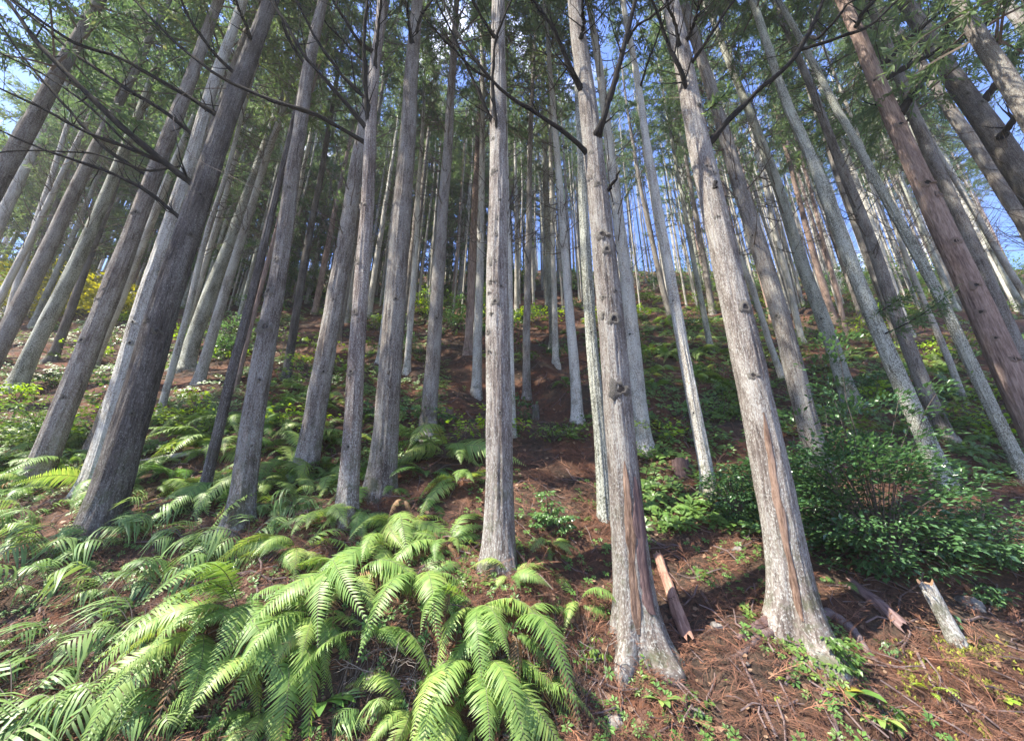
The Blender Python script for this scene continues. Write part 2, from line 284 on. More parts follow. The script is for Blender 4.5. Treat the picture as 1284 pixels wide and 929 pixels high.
# ------------------------------------------------------------------ cedar crowns, dead twigs (shared meshes)
BLADE = np.array([[0, 0, 0], [0.45, 0.115, 0.02], [1, 0, -0.05], [0.45, -0.115, 0.02]]); BLADEF = np.array([[0, 1, 2, 3]])
def crown_mesh(seed, hc, rmax, nb, dens=1.0):
    g = np.random.default_rng(seed); mb = MB(); P = []; D = []; S = []
    for k in range(nb):
        u = g.random() ** 0.85; h = u * hc; az = k * 2.39996 + g.normal(0, 0.4)
        ln = (rmax * (1 - u) ** 0.75 + 0.28) * g.uniform(0.6, 1.15)
        out = np.array([math.cos(az), math.sin(az), 0]); el = g.uniform(0.05, 0.75) + 0.35 * u
        s = np.linspace(0, 1, 7)[:, None]
        path = np.array([0, 0, h]) + out * ln * s + np.array([0, 0, 1]) * ln * (math.tan(min(el, 1.0)) * s * 0.75 - 0.25 * s * s) + g.normal(0, 0.03, (7, 3)) * s
        v, f = tube(path, np.linspace(0.022, 0.006, 7), 3); mb.add(v, f, 1)
        nl = max(5, int(14 * dens * ln / rmax + 5))
        for q in range(nl):
            t = g.uniform(0.22, 1.0); o = np.array([np.interp(t, s[:, 0], path[:, c]) for c in range(3)])
            sd = np.cross(out, [0, 0, 1]) * g.choice([-1, 1]); d = out * g.uniform(0.3, 1) + sd * g.uniform(0.1, 1.0) * (1.15 - t) + np.array([0, 0, g.uniform(-0.55, 0.35)])
            d /= np.linalg.norm(d); bl = g.uniform(0.22, 0.5) * (0.7 + 0.3 * ln / rmax)
            nn = 15; tt = np.linspace(0.05, 1, nn)[:, None]
            P.append(o + d * bl * tt + np.array([0, 0, -0.10]) * bl * tt ** 2)
            D.append(d * 0.8 + g.normal(0, 0.55, (nn, 3)) + np.array([0, 0, -0.12])); S.append(g.uniform(0.07, 0.19, nn))
    P = np.concatenate(P); D = np.concatenate(D); S = np.concatenate(S)
    mb.many(BLADE, BLADEF, rotmats(D, g.uniform(0, 6.28, len(P)), S), P, 0)
    return mb.mesh('cedar_crown', [L_CEDAR, B_FARTWIG], smooth=False)
CROWNS = [crown_mesh(100 + i, hc, rm, nb, dn) for i, (hc, rm, nb, dn) in enumerate([(9, 1.9, 64, 1.0), (10, 1.7, 70, 0.9), (8.5, 2.1, 60, 1.0), (11, 1.8, 78, 0.9), (9.5, 1.5, 60, 0.9)])]
def deadtwig_mesh(seed, h0, h1, n, big=1.0):
    g = np.random.default_rng(seed); mb = MB()
    for k in range(n):
        h = g.uniform(h0, h1); az = g.uniform(0, 6.283); ln = g.uniform(0.35, 1.35) * big
        out = np.array([math.cos(az), math.sin(az), 0]); s = np.linspace(0, 1, 6)[:, None]; e = g.uniform(0.2, 1.3)
        p = np.array([0, 0, h]) + out * (ln * s) + np.array([0, 0, 1]) * ln * (e * s ** 1.5 - 0.05) + g.normal(0, 0.02, (6, 3)) * s
        v, f = tube(p, np.linspace(0.013, 0.003, 6) * g.uniform(0.7, 1.3), 3); mb.add(v, f)
        for q in range(g.integers(1, 4)):
            i = g.integers(2, 5); d = out * g.uniform(0.2, 0.8) + g.normal(0, 0.4, 3) + np.array([0, 0, 0.4]); l2 = ln * g.uniform(0.2, 0.5)
            p2 = p[i] + d * l2 * np.linspace(0, 1, 4)[:, None]; v, f = tube(p2, np.linspace(0.006, 0.002, 4), 3); mb.add(v, f)
    return mb.mesh('dead_twigs', B_FARTWIG, bark=True)
DEADT = [deadtwig_mesh(200 + i, 3.5, 12.5, 85) for i in range(3)]

# ------------------------------------------------------------------ cedar trunks
TREES = {}
class Tree: pass
def trunk_mesh(path, rad, sides, seed, ridge, flare, bmat, base_i):
    n = sides; t, u, w = frames(path); a = np.arange(n) / n * 2 * math.pi
    h = np.concatenate([[0], np.cumsum(np.linalg.norm(np.diff(path, axis=0), axis=1))]); h = h - h[base_i]
    ca, sa = np.cos(a)[None], np.sin(a)[None]; R0 = rad[base_i]
    rr = rad[:, None] * np.ones(n)
    lob = 1 + 0.75 * fbm(ca * 1.7 + seed, sa * 1.7, seed * 1.7, 2)
    rr = rr * (1 + flare * lob * np.exp(-np.maximum(h, -0.1)[:, None] / (0.10 + 0.9 * R0)))
    rr = rr * (1 + 0.032 * fbm(ca * 1.2 + seed, sa * 1.2 - seed, h[:, None] * 1.1, 3))
    if ridge > 0:
        k = 22.0 * R0 / 0.18
        rr = rr + ridge * fbm(ca * k * 0.5 + seed, sa * k * 0.5, h[:, None] * 1.6, 3) * 0.6
    v, f = tube(path, rad, n, rad=rr)
    bark = np.stack([ca * R0 + 0 * h[:, None], sa * R0 + 0 * h[:, None], h[:, None] + 0 * ca], -1).reshape(-1, 3)
    mb = MB(); mb.add(v, f, 0, bark); return mb.mesh('cedar_trunk', bmat, bark=True)
def cedar(key, pts, w, wy, label, bmat=B_GREY, H=None, crown=True, by=None, flare=0.35, group='cedars on the slope', sway=0.0):
    """pts: photo pixels from base up; w: trunk width in px at row wy."""
    B = hit(*pts[0]) if by is None else at_y(*pts[0], by)
    y0 = B[1]
    if by is not None: B = np.array([B[0], y0, float(ground(B[0], y0))])
    wp = [B] + [at_y(px, py, y0) for px, py in pts[1:]]
    top = wp[-1]; lean = (top - B) / max(top[2] - B[2], 0.1)
    lean = np.array([np.clip(lean[0], -0.06, 0.06), 0, 1.0])
    H = H or 20 + 3 * h3(int(pts[0][0]), int(pts[0][1]), 3)
    ex = [top + lean * (B[2] + H - top[2]) * q for q in (0.34, 0.67, 1.0)] if top[2] < B[2] + H - 1 else []
    if len(wp) >= 3:
        W_ = np.array(wp); zz = W_[:, 2] - B[2]; ww_ = np.where(zz > 0, 1.0, 1.0); c1 = np.polyfit(zz, W_[:, 0] - B[0], 2 if len(wp) > 3 else 1)
        wp = [B + np.array([np.polyval(c1, q), 0, q]) for q in np.linspace(0, zz[-1], 8)]; top = wp[-1]
        tl = np.clip((wp[-1][0] - wp[-2][0]) / max(wp[-1][2] - wp[-2][2], .05), -0.12, 0.12); lean = np.array([tl, 0, 1.0]); rest = B[2] + H - top[2]
        ex = [top + np.array([tl * rest * q * (1 - 0.4 * q), 0, rest * q]) for q in (.15, .3, .5, .75, 1.0)] if rest > 1 else []
    below = B - np.array([(wp[1] - B)[0] / max((wp[1] - B)[2], .2), 0, 1.0]) * 0.6
    ctrl = np.array([below] + wp + ex)
    near = y0 < 6.2
    step = 0.035 if near else 0.10
    zs = np.concatenate([np.arange(ctrl[0, 2], B[2] + (7.5 if near else 12), step), np.arange(B[2] + (7.5 if near else 12), B[2] + 15, 0.1), np.arange(B[2] + 15, ctrl[-1, 2], 0.4), [ctrl[-1, 2]]])
    path = np.stack([np.interp(zs, ctrl[:, 2], ctrl[:, 0]), np.interp(zs, ctrl[:, 2], ctrl[:, 1]), zs], 1)
    ker = 15 if near else 9
    for _ in range(3):
        pad = np.pad(path[:, :2], ((ker, ker), (0, 0)), mode='reflect', reflect_type='odd'); cs = np.cumsum(np.vstack([np.zeros(2), pad]), 0)
        path[:, :2] = (cs[2*ker+1:] - cs[:-2*ker-1]) / (2 * ker + 1)
    sd = h3(int(pts[0][0]), int(pts[0][1]), 9) * 50
    path[:, 0] += 0.02 * vnoise(path[:, 2] * 0.5, sd); path[:, 1] += 0.05 * vnoise(path[:, 2] * 0.4, sd + 9)
    # diameter from the width at row wy
    pp, _ = project(path); ok = path[:, 2] > CAM[2] - 3
    i = int(np.argmin(np.abs(pp[:, 1] - wy) + 1e6 * ~ok)); ax = nrm(np.gradient(path, axis=0))[i]; v = nrm(path[i] - CAM)
    sv = nrm(np.cross(ax, v)); q, _ = project(np.stack([path[i] + sv * 0.05, path[i] - sv * 0.05, path[i] + ax * 0.05, path[i] - ax * 0.05]))
    axp = nrm(q[2] - q[3]); e = q[0] - q[1]; wid = abs(e[0] * axp[1] - e[1] * axp[0]) / 0.1
    rw = 0.90 * w / wid / 2
    frac = lambda z: np.clip(1 - (z - B[2]) / (H + 1.5), 0.04, 1.2) ** 0.75
    rad = rw * frac(path[:, 2]) / frac(path[i, 2])
    bi = int(np.argmin(np.abs(path[:, 2] - B[2])))
    T = Tree(); T.root = thing('cedar_tree', B, label, 'tree', group); T.B = B; T.path = path; T.rad = rad; T.y0 = y0; T.bi = bi; T.mat = bmat
    sides = 72 if near else (36 if y0 < 11 else 20)
    me = trunk_mesh(path - B, rad, sides, sd, 0.016 if near else 0.008, flare, bmat, bi)
    T.trunk = link('trunk', me, T.root)
    hc0 = H * ((0.50 if y0 < 8 else 0.40) + 0.08 * h3(int(B[0]*97) & 0xffff, 5, 5))
    j = int(np.argmin(np.abs(path[:, 2] - (B[2] + hc0))))
    if crown:
        c = link('crown', CROWNS[int(sd * 7) % len(CROWNS)], T.root, tuple(path[j] - B)); c.rotation_euler = (0, 0, sd)
        c.scale = (0.95, 0.95, (H - hc0) / 9.0)
    if y0 > 6.0:
        d = link('dead_twigs', DEADT[int(sd * 3) % 3], T.root, tuple((path[bi] + (path[j] - path[bi]) * 0.5 - B) * np.array([1, 1, 0]))); d.rotation_euler = (0, 0, sd * 2); props(d, kind='stuff')
    TREES[key] = T; return T

DATA = [
 # key, pixel path from the base, width, row of width, label, bark
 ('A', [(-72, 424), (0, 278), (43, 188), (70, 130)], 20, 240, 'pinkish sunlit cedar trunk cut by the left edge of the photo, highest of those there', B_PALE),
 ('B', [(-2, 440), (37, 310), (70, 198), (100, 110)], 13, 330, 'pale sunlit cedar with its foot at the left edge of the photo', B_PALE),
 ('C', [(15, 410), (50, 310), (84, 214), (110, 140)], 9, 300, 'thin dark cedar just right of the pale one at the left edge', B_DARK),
 ('D', [(6, 424), (67, 310), (110, 214), (140, 150)], 6, 330, 'very thin brown leaning cedar stem before yellow-lit leaves at far left', B_RED),
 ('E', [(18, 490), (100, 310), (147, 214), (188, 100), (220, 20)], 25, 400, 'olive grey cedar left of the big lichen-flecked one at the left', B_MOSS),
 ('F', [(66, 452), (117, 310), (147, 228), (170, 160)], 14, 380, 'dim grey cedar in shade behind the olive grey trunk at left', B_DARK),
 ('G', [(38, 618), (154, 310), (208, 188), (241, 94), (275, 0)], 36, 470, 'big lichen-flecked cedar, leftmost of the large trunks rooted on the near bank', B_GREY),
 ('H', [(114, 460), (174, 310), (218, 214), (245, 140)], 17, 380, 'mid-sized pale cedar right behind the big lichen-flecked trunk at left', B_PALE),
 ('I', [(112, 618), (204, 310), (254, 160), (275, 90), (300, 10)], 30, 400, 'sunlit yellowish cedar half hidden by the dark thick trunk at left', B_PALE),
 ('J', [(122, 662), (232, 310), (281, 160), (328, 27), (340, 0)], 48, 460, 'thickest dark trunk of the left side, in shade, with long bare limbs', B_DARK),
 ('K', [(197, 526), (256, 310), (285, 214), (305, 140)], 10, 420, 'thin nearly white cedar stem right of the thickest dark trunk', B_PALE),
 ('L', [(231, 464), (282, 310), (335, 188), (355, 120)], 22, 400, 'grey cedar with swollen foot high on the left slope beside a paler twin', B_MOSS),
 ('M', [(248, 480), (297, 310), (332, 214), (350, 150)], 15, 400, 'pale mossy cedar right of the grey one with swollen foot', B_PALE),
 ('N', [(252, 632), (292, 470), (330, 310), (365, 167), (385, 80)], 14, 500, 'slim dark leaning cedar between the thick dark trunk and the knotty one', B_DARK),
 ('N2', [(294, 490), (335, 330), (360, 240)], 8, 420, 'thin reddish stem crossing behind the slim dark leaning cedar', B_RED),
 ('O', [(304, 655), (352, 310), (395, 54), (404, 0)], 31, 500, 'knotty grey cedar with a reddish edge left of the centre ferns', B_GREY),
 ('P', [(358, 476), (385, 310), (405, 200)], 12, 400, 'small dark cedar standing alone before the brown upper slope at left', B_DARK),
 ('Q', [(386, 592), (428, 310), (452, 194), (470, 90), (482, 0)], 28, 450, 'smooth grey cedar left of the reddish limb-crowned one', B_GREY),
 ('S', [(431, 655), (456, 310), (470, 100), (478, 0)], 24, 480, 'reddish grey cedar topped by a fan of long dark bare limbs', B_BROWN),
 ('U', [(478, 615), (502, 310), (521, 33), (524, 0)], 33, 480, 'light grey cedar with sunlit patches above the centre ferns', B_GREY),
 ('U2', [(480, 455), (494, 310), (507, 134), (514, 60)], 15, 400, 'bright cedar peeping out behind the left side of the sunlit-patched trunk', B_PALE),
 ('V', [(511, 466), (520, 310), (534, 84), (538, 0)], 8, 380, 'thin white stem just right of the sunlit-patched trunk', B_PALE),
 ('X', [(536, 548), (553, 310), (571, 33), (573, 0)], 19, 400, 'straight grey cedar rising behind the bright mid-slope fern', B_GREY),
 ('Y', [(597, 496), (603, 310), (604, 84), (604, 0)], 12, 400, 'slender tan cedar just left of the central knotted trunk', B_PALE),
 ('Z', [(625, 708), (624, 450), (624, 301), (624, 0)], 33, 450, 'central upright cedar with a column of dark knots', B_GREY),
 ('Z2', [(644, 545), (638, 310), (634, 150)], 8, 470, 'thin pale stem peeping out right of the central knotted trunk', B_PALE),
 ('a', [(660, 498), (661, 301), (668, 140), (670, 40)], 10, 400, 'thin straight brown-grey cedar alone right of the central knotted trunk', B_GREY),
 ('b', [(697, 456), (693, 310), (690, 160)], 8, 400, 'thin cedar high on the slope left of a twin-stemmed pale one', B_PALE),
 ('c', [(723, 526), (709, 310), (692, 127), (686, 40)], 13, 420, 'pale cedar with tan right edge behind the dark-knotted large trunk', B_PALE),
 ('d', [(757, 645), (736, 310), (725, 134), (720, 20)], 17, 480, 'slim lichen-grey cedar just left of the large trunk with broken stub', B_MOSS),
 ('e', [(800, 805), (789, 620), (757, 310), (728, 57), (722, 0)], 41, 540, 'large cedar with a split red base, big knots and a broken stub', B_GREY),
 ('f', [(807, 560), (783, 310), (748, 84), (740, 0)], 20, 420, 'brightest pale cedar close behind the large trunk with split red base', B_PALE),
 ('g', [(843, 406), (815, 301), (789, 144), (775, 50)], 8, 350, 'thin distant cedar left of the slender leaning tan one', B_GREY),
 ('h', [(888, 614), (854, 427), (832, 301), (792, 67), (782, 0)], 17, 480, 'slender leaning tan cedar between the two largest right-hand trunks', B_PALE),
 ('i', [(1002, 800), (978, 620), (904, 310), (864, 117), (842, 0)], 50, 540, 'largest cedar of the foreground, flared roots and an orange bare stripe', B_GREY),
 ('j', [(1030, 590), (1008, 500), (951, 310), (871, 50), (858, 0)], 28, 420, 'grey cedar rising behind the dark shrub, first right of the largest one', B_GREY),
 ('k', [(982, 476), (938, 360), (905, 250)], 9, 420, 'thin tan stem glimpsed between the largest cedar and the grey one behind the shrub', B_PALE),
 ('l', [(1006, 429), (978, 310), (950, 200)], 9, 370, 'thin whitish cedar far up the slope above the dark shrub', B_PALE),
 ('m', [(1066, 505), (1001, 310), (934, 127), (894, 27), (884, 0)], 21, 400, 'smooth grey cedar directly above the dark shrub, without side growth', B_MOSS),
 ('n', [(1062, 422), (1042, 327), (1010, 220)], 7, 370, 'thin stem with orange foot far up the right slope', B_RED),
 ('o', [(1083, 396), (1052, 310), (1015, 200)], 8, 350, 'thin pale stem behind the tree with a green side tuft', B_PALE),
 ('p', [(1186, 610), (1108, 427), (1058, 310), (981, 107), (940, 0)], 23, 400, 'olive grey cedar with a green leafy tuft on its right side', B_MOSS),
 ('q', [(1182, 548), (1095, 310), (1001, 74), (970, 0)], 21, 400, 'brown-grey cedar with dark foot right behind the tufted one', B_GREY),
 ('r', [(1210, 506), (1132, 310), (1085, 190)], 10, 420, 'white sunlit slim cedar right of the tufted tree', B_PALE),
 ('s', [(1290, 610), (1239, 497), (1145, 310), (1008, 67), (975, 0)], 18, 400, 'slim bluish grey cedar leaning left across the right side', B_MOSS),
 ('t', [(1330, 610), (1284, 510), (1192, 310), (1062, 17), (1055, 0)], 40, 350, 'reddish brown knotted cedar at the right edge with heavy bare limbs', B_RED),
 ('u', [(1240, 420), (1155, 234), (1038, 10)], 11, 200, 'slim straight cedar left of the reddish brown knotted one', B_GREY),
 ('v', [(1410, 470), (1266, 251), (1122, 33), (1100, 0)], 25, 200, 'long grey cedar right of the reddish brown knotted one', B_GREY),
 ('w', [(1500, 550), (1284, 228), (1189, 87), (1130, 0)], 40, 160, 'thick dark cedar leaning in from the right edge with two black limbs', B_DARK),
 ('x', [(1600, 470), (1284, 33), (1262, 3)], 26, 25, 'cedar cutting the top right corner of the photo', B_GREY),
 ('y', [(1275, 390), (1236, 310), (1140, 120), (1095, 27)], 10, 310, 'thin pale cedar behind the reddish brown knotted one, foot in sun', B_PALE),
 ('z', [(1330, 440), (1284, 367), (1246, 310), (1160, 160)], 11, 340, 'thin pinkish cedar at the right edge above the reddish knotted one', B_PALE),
]
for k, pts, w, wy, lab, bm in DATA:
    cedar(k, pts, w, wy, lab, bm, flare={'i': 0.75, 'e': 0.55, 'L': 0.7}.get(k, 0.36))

# ------------------------------------------------------------------ knots, bare strips, limbs
def surf(T, px, py, push=0.0):
    pp, ww = project(T.path); seg = ww > 0.2
    i = int(np.argmin(((pp - [px, py]) ** 2).sum(1) + 1e9 * ~seg)); i = min(max(i, 1), len(pp) - 2)
    ax = nrm(T.path[i+1] - T.path[i-1]); v = nrm(T.path[i] - CAM); side = nrm(np.cross(v, ax)); axp = nrm(pp[i+1] - pp[i-1])
    e = np.array([px, py]) - pp[i]; q, _ = project(T.path[i] + side * 0.05); sp = (q - pp[i]) / 0.05; lat = (e @ sp) / (sp @ sp)
    r = T.rad[i]; lat = np.clip(lat, -0.95 * r, 0.95 * r); tow = nrm(np.cross(ax, side)); tow = tow if tow @ v < 0 else -tow
    n = nrm(side * lat + tow * math.sqrt(max(r * r - lat * lat, 1e-6))); return T.path[i] + n * (r + push), n, ax, r
def knot_mesh(seed, bm):
    g = np.random.default_rng(seed); mb = MB(); n = 14; prof = [(0.0, 0.07), (0.45, 0.08), (0.7, 0.12), (0.95, 0.20), (1.3, 0.13), (1.9, -0.2)]
    a = np.arange(n) / n * 6.2832; jit = 1 + 0.22 * g.normal(size=n)
    rings = [np.stack([np.cos(a) * r * (1 + (jit - 1) * min(r, 1)), np.sin(a) * r * 1.15 * (1 + (jit - 1) * min(r, 1)), np.full(n, z) + g.normal(0, 0.025, n)], 1) for r, z in prof]
    v = np.concatenate(rings); i = np.arange(len(prof) - 1)[:, None] * n; j = np.arange(n)[None]; k = (j + 1) % n
    f = np.stack([i + j, i + k, i + n + k, i + n + j], -1)
    mb.add(v, f[:2].reshape(-1, 4), 1); mb.add(v, f[2:].reshape(-1, 4), 0); return mb.mesh('knot', [bm, M_HOLE], bark=True)
KN = {}
def knot(key, px, py, s):
    T = TREES[key]; p, n, ax, r = surf(T, px, py, 0.0); kk = (T.mat.name, (int(px) % 3))
    if kk not in KN: KN[kk] = knot_mesh(300 + kk[1], T.mat)
    o = link('knot', KN[kk], T.trunk); M = np.stack([np.cross(ax, n), ax, n], 1); sz = s * 0.85
    from mathutils import Matrix
    mw = Matrix([[*(M[i] * sz), (p - T.B)[i]] for i in range(3)] + [[0, 0, 0, 1]]); o.matrix_local = mw
KNOTS = {'Z': [(620, 335, .034), (616, 358, .03), (628, 365, .024), (613, 372, .022), (621, 385, .034), (616, 399, .02), (612, 419, .026), (613, 444, .022), (624, 446, .024), (620, 223, .03), (628, 258, .026), (621, 301, .03), (614, 264, .02), (626, 281, .022), (618, 180, .024), (627, 520, .016)],
 'e': [(762, 320, .042), (771, 407, .052), (757, 379, .022), (758, 402, .024), (779, 492, .06), (757, 303, .055), (752, 240, .03), (741, 200, .03), (773, 372, .018)],
 'i': [(936, 392, .05), (946, 476, .036), (889, 218, .034), (896, 224, .034), (901, 280, .022), (880, 140, .04), (935, 350, .02)],
 't': [(1165, 233, .075), (1183, 242, .07), (1100, 107, .045), (1226, 360, .045), (1232, 395, .04), (1273, 447, .05), (1200, 305, .055), (1132, 160, .06), (1250, 425, .03)],
 'O': [(336, 369, .055), (332, 415, .06), (345, 330, .03), (325, 480, .025), (362, 240, .04), (316, 560, .02)],
 'G': [(115, 372, .045), (102, 427, .04), (130, 365, .03), (170, 270, .04), (80, 500, .025)],
 'J': [(196, 419, .042), (185, 405, .03), (250, 250, .035), (237, 300, .035), (165, 520, .022), (270, 180, .03)],
 'I': [(199, 345, .04), (166, 405, .035), (162, 432, .03)],
 'S': [(447, 332, .045), (444, 395, .04), (454, 260, .05), (440, 470, .03), (449, 300, .03), (437, 560, .02)],
 'Q': [(428, 290, .03), (405, 470, .03), (418, 380, .025)], 'U': [(496, 380, .03), (489, 470, .03), (510, 220, .035), (482, 560, .02)],
 'X': [(548, 400, .03), (560, 220, .03), (556, 120, .035)], 'f': [(790, 420, .035), (770, 260, .035)], 'j': [(975, 400, .035), (945, 300, .03)],
 'm': [(1030, 400, .035)], 'q': [(1120, 390, .04)], 'w': [(1255, 176, .06), (1233, 131, .06), (1215, 120, .04)], 'h': [(845, 380, .03), (870, 520, .022)], 'd': [(742, 420, .025)]}
for k, L in KNOTS.items():
    for px, py, s in L: knot(k, px, py, s)
def strip(key, poly, wid, bmat, name='bare_strip'):
    T = TREES[key]; pl = resample(np.array([(x, y, 0) for x, y in poly]), 60)[:, :2]; V = []; n = 9
    for q, (x, y) in enumerate(pl):
        p, nn, ax, r = surf(T, x, y); pp, _ = project(p); c = p - nn * r
        fl = 1 + 0.0; tw = nrm(np.cross(ax, nn)); wq = wid * math.sin(math.pi * (q + 0.6) / 61) ** 0.5 * (1 + 0.25 * float(vnoise(q * 0.15, wid * 50)))
        # sit on the true (flared, noisy) surface: look up the trunk mesh
        for m in range(n):
            u_ = m / (n - 1) - 0.5; a = u_ * wq * (1 + 0.55 * float(vnoise(q * 0.33 + 50 * (u_ > 0), wid * 90))) / r + 0.12 * wq / r * float(vnoise(q * .22, 7.7)); d = nn * math.cos(a) + tw * math.sin(a); V.append((c, d, m))
    me = T.trunk.data
    from mathutils.bvhtree import BVHTree
    if not hasattr(T, 'bvh'):
        co = np.empty(len(me.vertices) * 3); me.vertices.foreach_get('co', co); co = co.reshape(-1, 3)
        T.bvh = BVHTree.FromPolygons([tuple(c) for c in co], [tuple(p.vertices) for p in me.polygons])
    out = []; bark = []
    for c, d, m in V:
        h = T.bvh.ray_cast(Vector(c - T.B + d * 1.0), Vector(-d), 1.2)
        p = np.array(h[0]) if h[0] is not None else c - T.B + d * 0.2
        out.append(p + d * (0.006 * (1 if 0 < m < n - 1 else -1.5))); bark.append([out[-1][0] , out[-1][1], out[-1][2]])
    O = np.array(out).reshape(len(pl), n, 3)
    for _ in range(3): O[1:-1] = (O[:-2] + 2 * O[1:-1] + O[2:]) / 4
    out = O.reshape(-1, 3); bark = out.copy()
    i = np.arange(len(pl) - 1)[:, None] * n + np.arange(n - 1)[None]; f = np.stack([i, i + 1, i + n + 1, i + n], -1).reshape(-1, 4)
    mb = MB(); mb.add(np.array(out), f, 0, np.array(bark)); return link(name, mb.mesh(name, bmat, bark=True), T.trunk)
strip('i', [(958, 520), (976, 640), (990, 700), (1003, 770)], 0.075, B_WOOD)
strip('e', [(783, 580), (788, 640), (792, 700), (800, 785)], 0.085, B_WOOD)
strip('e', [(795, 600), (801, 650), (805, 700), (812, 765)], 0.12, B_HEART)

def limb(key, poly, wpx, k=0.8, bmat=B_BRANCH, name='branch', twigs=12, start_on=True):
    T = TREES[key]; g = np.random.default_rng(int(poly[0][0] * 7 + poly[0][1])); n = len(poly); ys = np.linspace(1, k, n)
    P = [at_y(x, y, T.y0 * q) for (x, y), q in zip(poly, ys)]
    if start_on:
        pp, _ = project(T.path); P[0] = T.path[int(np.argmin(((pp - poly[0]) ** 2).sum(1)))]
    P = np.array(P); d = P[-1] - P[-2]; P = np.vstack([P, P[-1] + d * 0.8 + np.array([0, 0, 0.05])])
    m = 26; q = resample(P, m); q[1:] += np.cumsum(g.normal(0, 0.007, (m - 1, 3)), 0) * 0.8
    _, dep = project(q[0]); r0 = 1.08 * wpx * float(dep) / FPX / 2 * 1.0
    r = r0 * np.linspace(1.1, 0.42, m) * (1 + 0.12 * g.normal(size=m)); mb = MB()
    if start_on:
        dl = np.concatenate([[0], np.cumsum(np.linalg.norm(np.diff(q, axis=0), axis=1))]); js = int(np.argmin(((T.path - q[0]) ** 2).sum(1))); tr = T.rad[js]
        ins = np.linspace(0, min(tr + 0.25, dl[-1] * .3), 9); rest = dl[dl > ins[-1] + .01]; da = np.concatenate([ins, rest]); r = np.interp(da, dl, r) * np.where(da < tr * .8, 1.0, 1 + 0.5 * np.exp(-np.abs(da - tr) / 0.035)); q = np.stack([np.interp(da, dl, q[:, c]) for c in range(3)], 1); m = len(q)
    v, f = tube(q - T.B, r, 8)
    b = v.copy(); mb.add(v, f, 0, b)
    for _ in range(twigs):
        i = g.integers(5, m - 2); dd = nrm(q[i+1] - q[i-1]); l = g.uniform(0.15, 0.7); s = np.linspace(0, 1, 6)[:, None]
        d2 = nrm(dd * 0.7 + g.normal(0, 0.5, 3) + np.array([0, 0, 0.25])); p2 = q[i] + d2 * l * s + g.normal(0, 0.012, (6, 3)) * s + np.array([0, 0, 0.2]) * l * s ** 2
        v, f = tube(p2 - T.B, np.linspace(r[i] * 0.36, r[i] * 0.08, 6), 4); mb.add(v, f, 0, v)
    return link(name, mb.mesh(name, bmat, bark=True), T.root)
LIMBS = [
 ('S', [(467, 168), (459, 110), (457, 60), (462, 0)], 6), ('S', [(457, 182), (427, 161), (402, 144), (345, 127), (278, 97), (225, 55), (174, 0)], 4.5),
 ('S', [(462, 165), (430, 124), (385, 74), (338, 0)], 5), ('S', [(460, 130), (430, 97), (392, 44), (368, 0)], 4.5), ('S', [(470, 70), (450, 54), (427, 17), (415, 0)], 4.5), ('S', [(470, 95), (472, 34), (476, 0)], 4),
 ('U', [(519, 64), (513, 30), (509, 0)], 4), ('U', [(520, 50), (528, 20), (545, 0)], 3),
 ('Z', [(621, 172), (588, 90), (571, 50), (544, 0)], 4), ('Z', [(622, 203), (618, 104), (620, 54), (640, 0)], 4.5), ('Z', [(620, 104), (591, 90), (571, 70), (546, 43)], 3), ('Z', [(622, 50), (616, 43), (594, 0)], 4),
 ('e', [(738, 203), (712, 167), (661, 134), (628, 112), (584, 57), (561, 0)], 4.5), ('e', [(729, 126), (708, 77), (692, 37), (665, 0)], 6.5), ('e', [(748, 184), (755, 157), (779, 80), (799, 0)], 7.5), ('e', [(786, 55), (799, 30), (822, 17), (846, 0)], 3.5), ('e', [(725, 60), (735, 30), (730, 0)], 5),
 ('h', [(806, 112), (812, 75), (825, 37)], 2.5),
 ('i', [(866, 128), (854, 90), (832, 35), (819, 0)], 5), ('i', [(856, 70), (846, 30), (832, 0)], 4), ('i', [(889, 192), (914, 151), (954, 110), (988, 82), (1015, 40), (1031, 0)], 7), ('i', [(1006, 62), (1038, 55), (1088, 37), (1129, 0)], 3.5), ('i', [(1012, 46), (1028, 52), (1045, 35), (1065, 10), (1095, 0)], 3.5),
 ('i', [(862, 92), (887, 50), (924, 0)], 4), ('i', [(852, 66), (871, 30), (881, 0)], 5),
 ('t', [(1098, 92), (1132, 57), (1175, 17), (1199, 0)], 6), ('t', [(1127, 148), (1149, 114), (1175, 77), (1216, 43), (1249, 23), (1266, 0)], 9), ('t', [(1178, 74), (1182, 60), (1189, 27), (1199, 0)], 6), ('t', [(1070, 38), (1078, 20), (1095, 0)], 5),
 ('w', [(1225, 135), (1256, 97), (1284, 54)], 8), ('w', [(1248, 180), (1265, 160), (1290, 126)], 8),
 ('J', [(252, 240), (201, 201), (167, 174), (134, 147), (94, 104), (50, 60), (8, 0)], 7.5), ('J', [(203, 203), (151, 184), (100, 161), (50, 134), (0, 110)], 4.5), ('J', [(236, 284), (188, 241), (134, 214), (74, 194), (27, 177), (0, 164)], 4.5), ('J', [(282, 152), (241, 124), (194, 97), (141, 67), (107, 60), (60, 30), (20, 0)], 5),
 ('I', [(252, 176), (214, 147), (161, 114), (100, 74), (40, 23), (10, 0)], 4.5), ('G', [(192, 226), (134, 188), (100, 151), (57, 104), (20, 57), (0, 27)], 4), ('G', [(200, 204), (160, 180), (110, 130), (50, 90), (0, 66)], 3), ('I', [(240, 205), (190, 215), (120, 190), (40, 185), (-5, 190)], 2.5),
 ('J', [(302, 100), (270, 70), (240, 30), (225, 0)], 4), ('J', [(316, 62), (305, 30), (290, 0)], 4), ('O', [(388, 90), (360, 50), (345, 0)], 3.5), ('Q', [(470, 90), (440, 60), (410, 30), (395, 0)], 2.5),
]
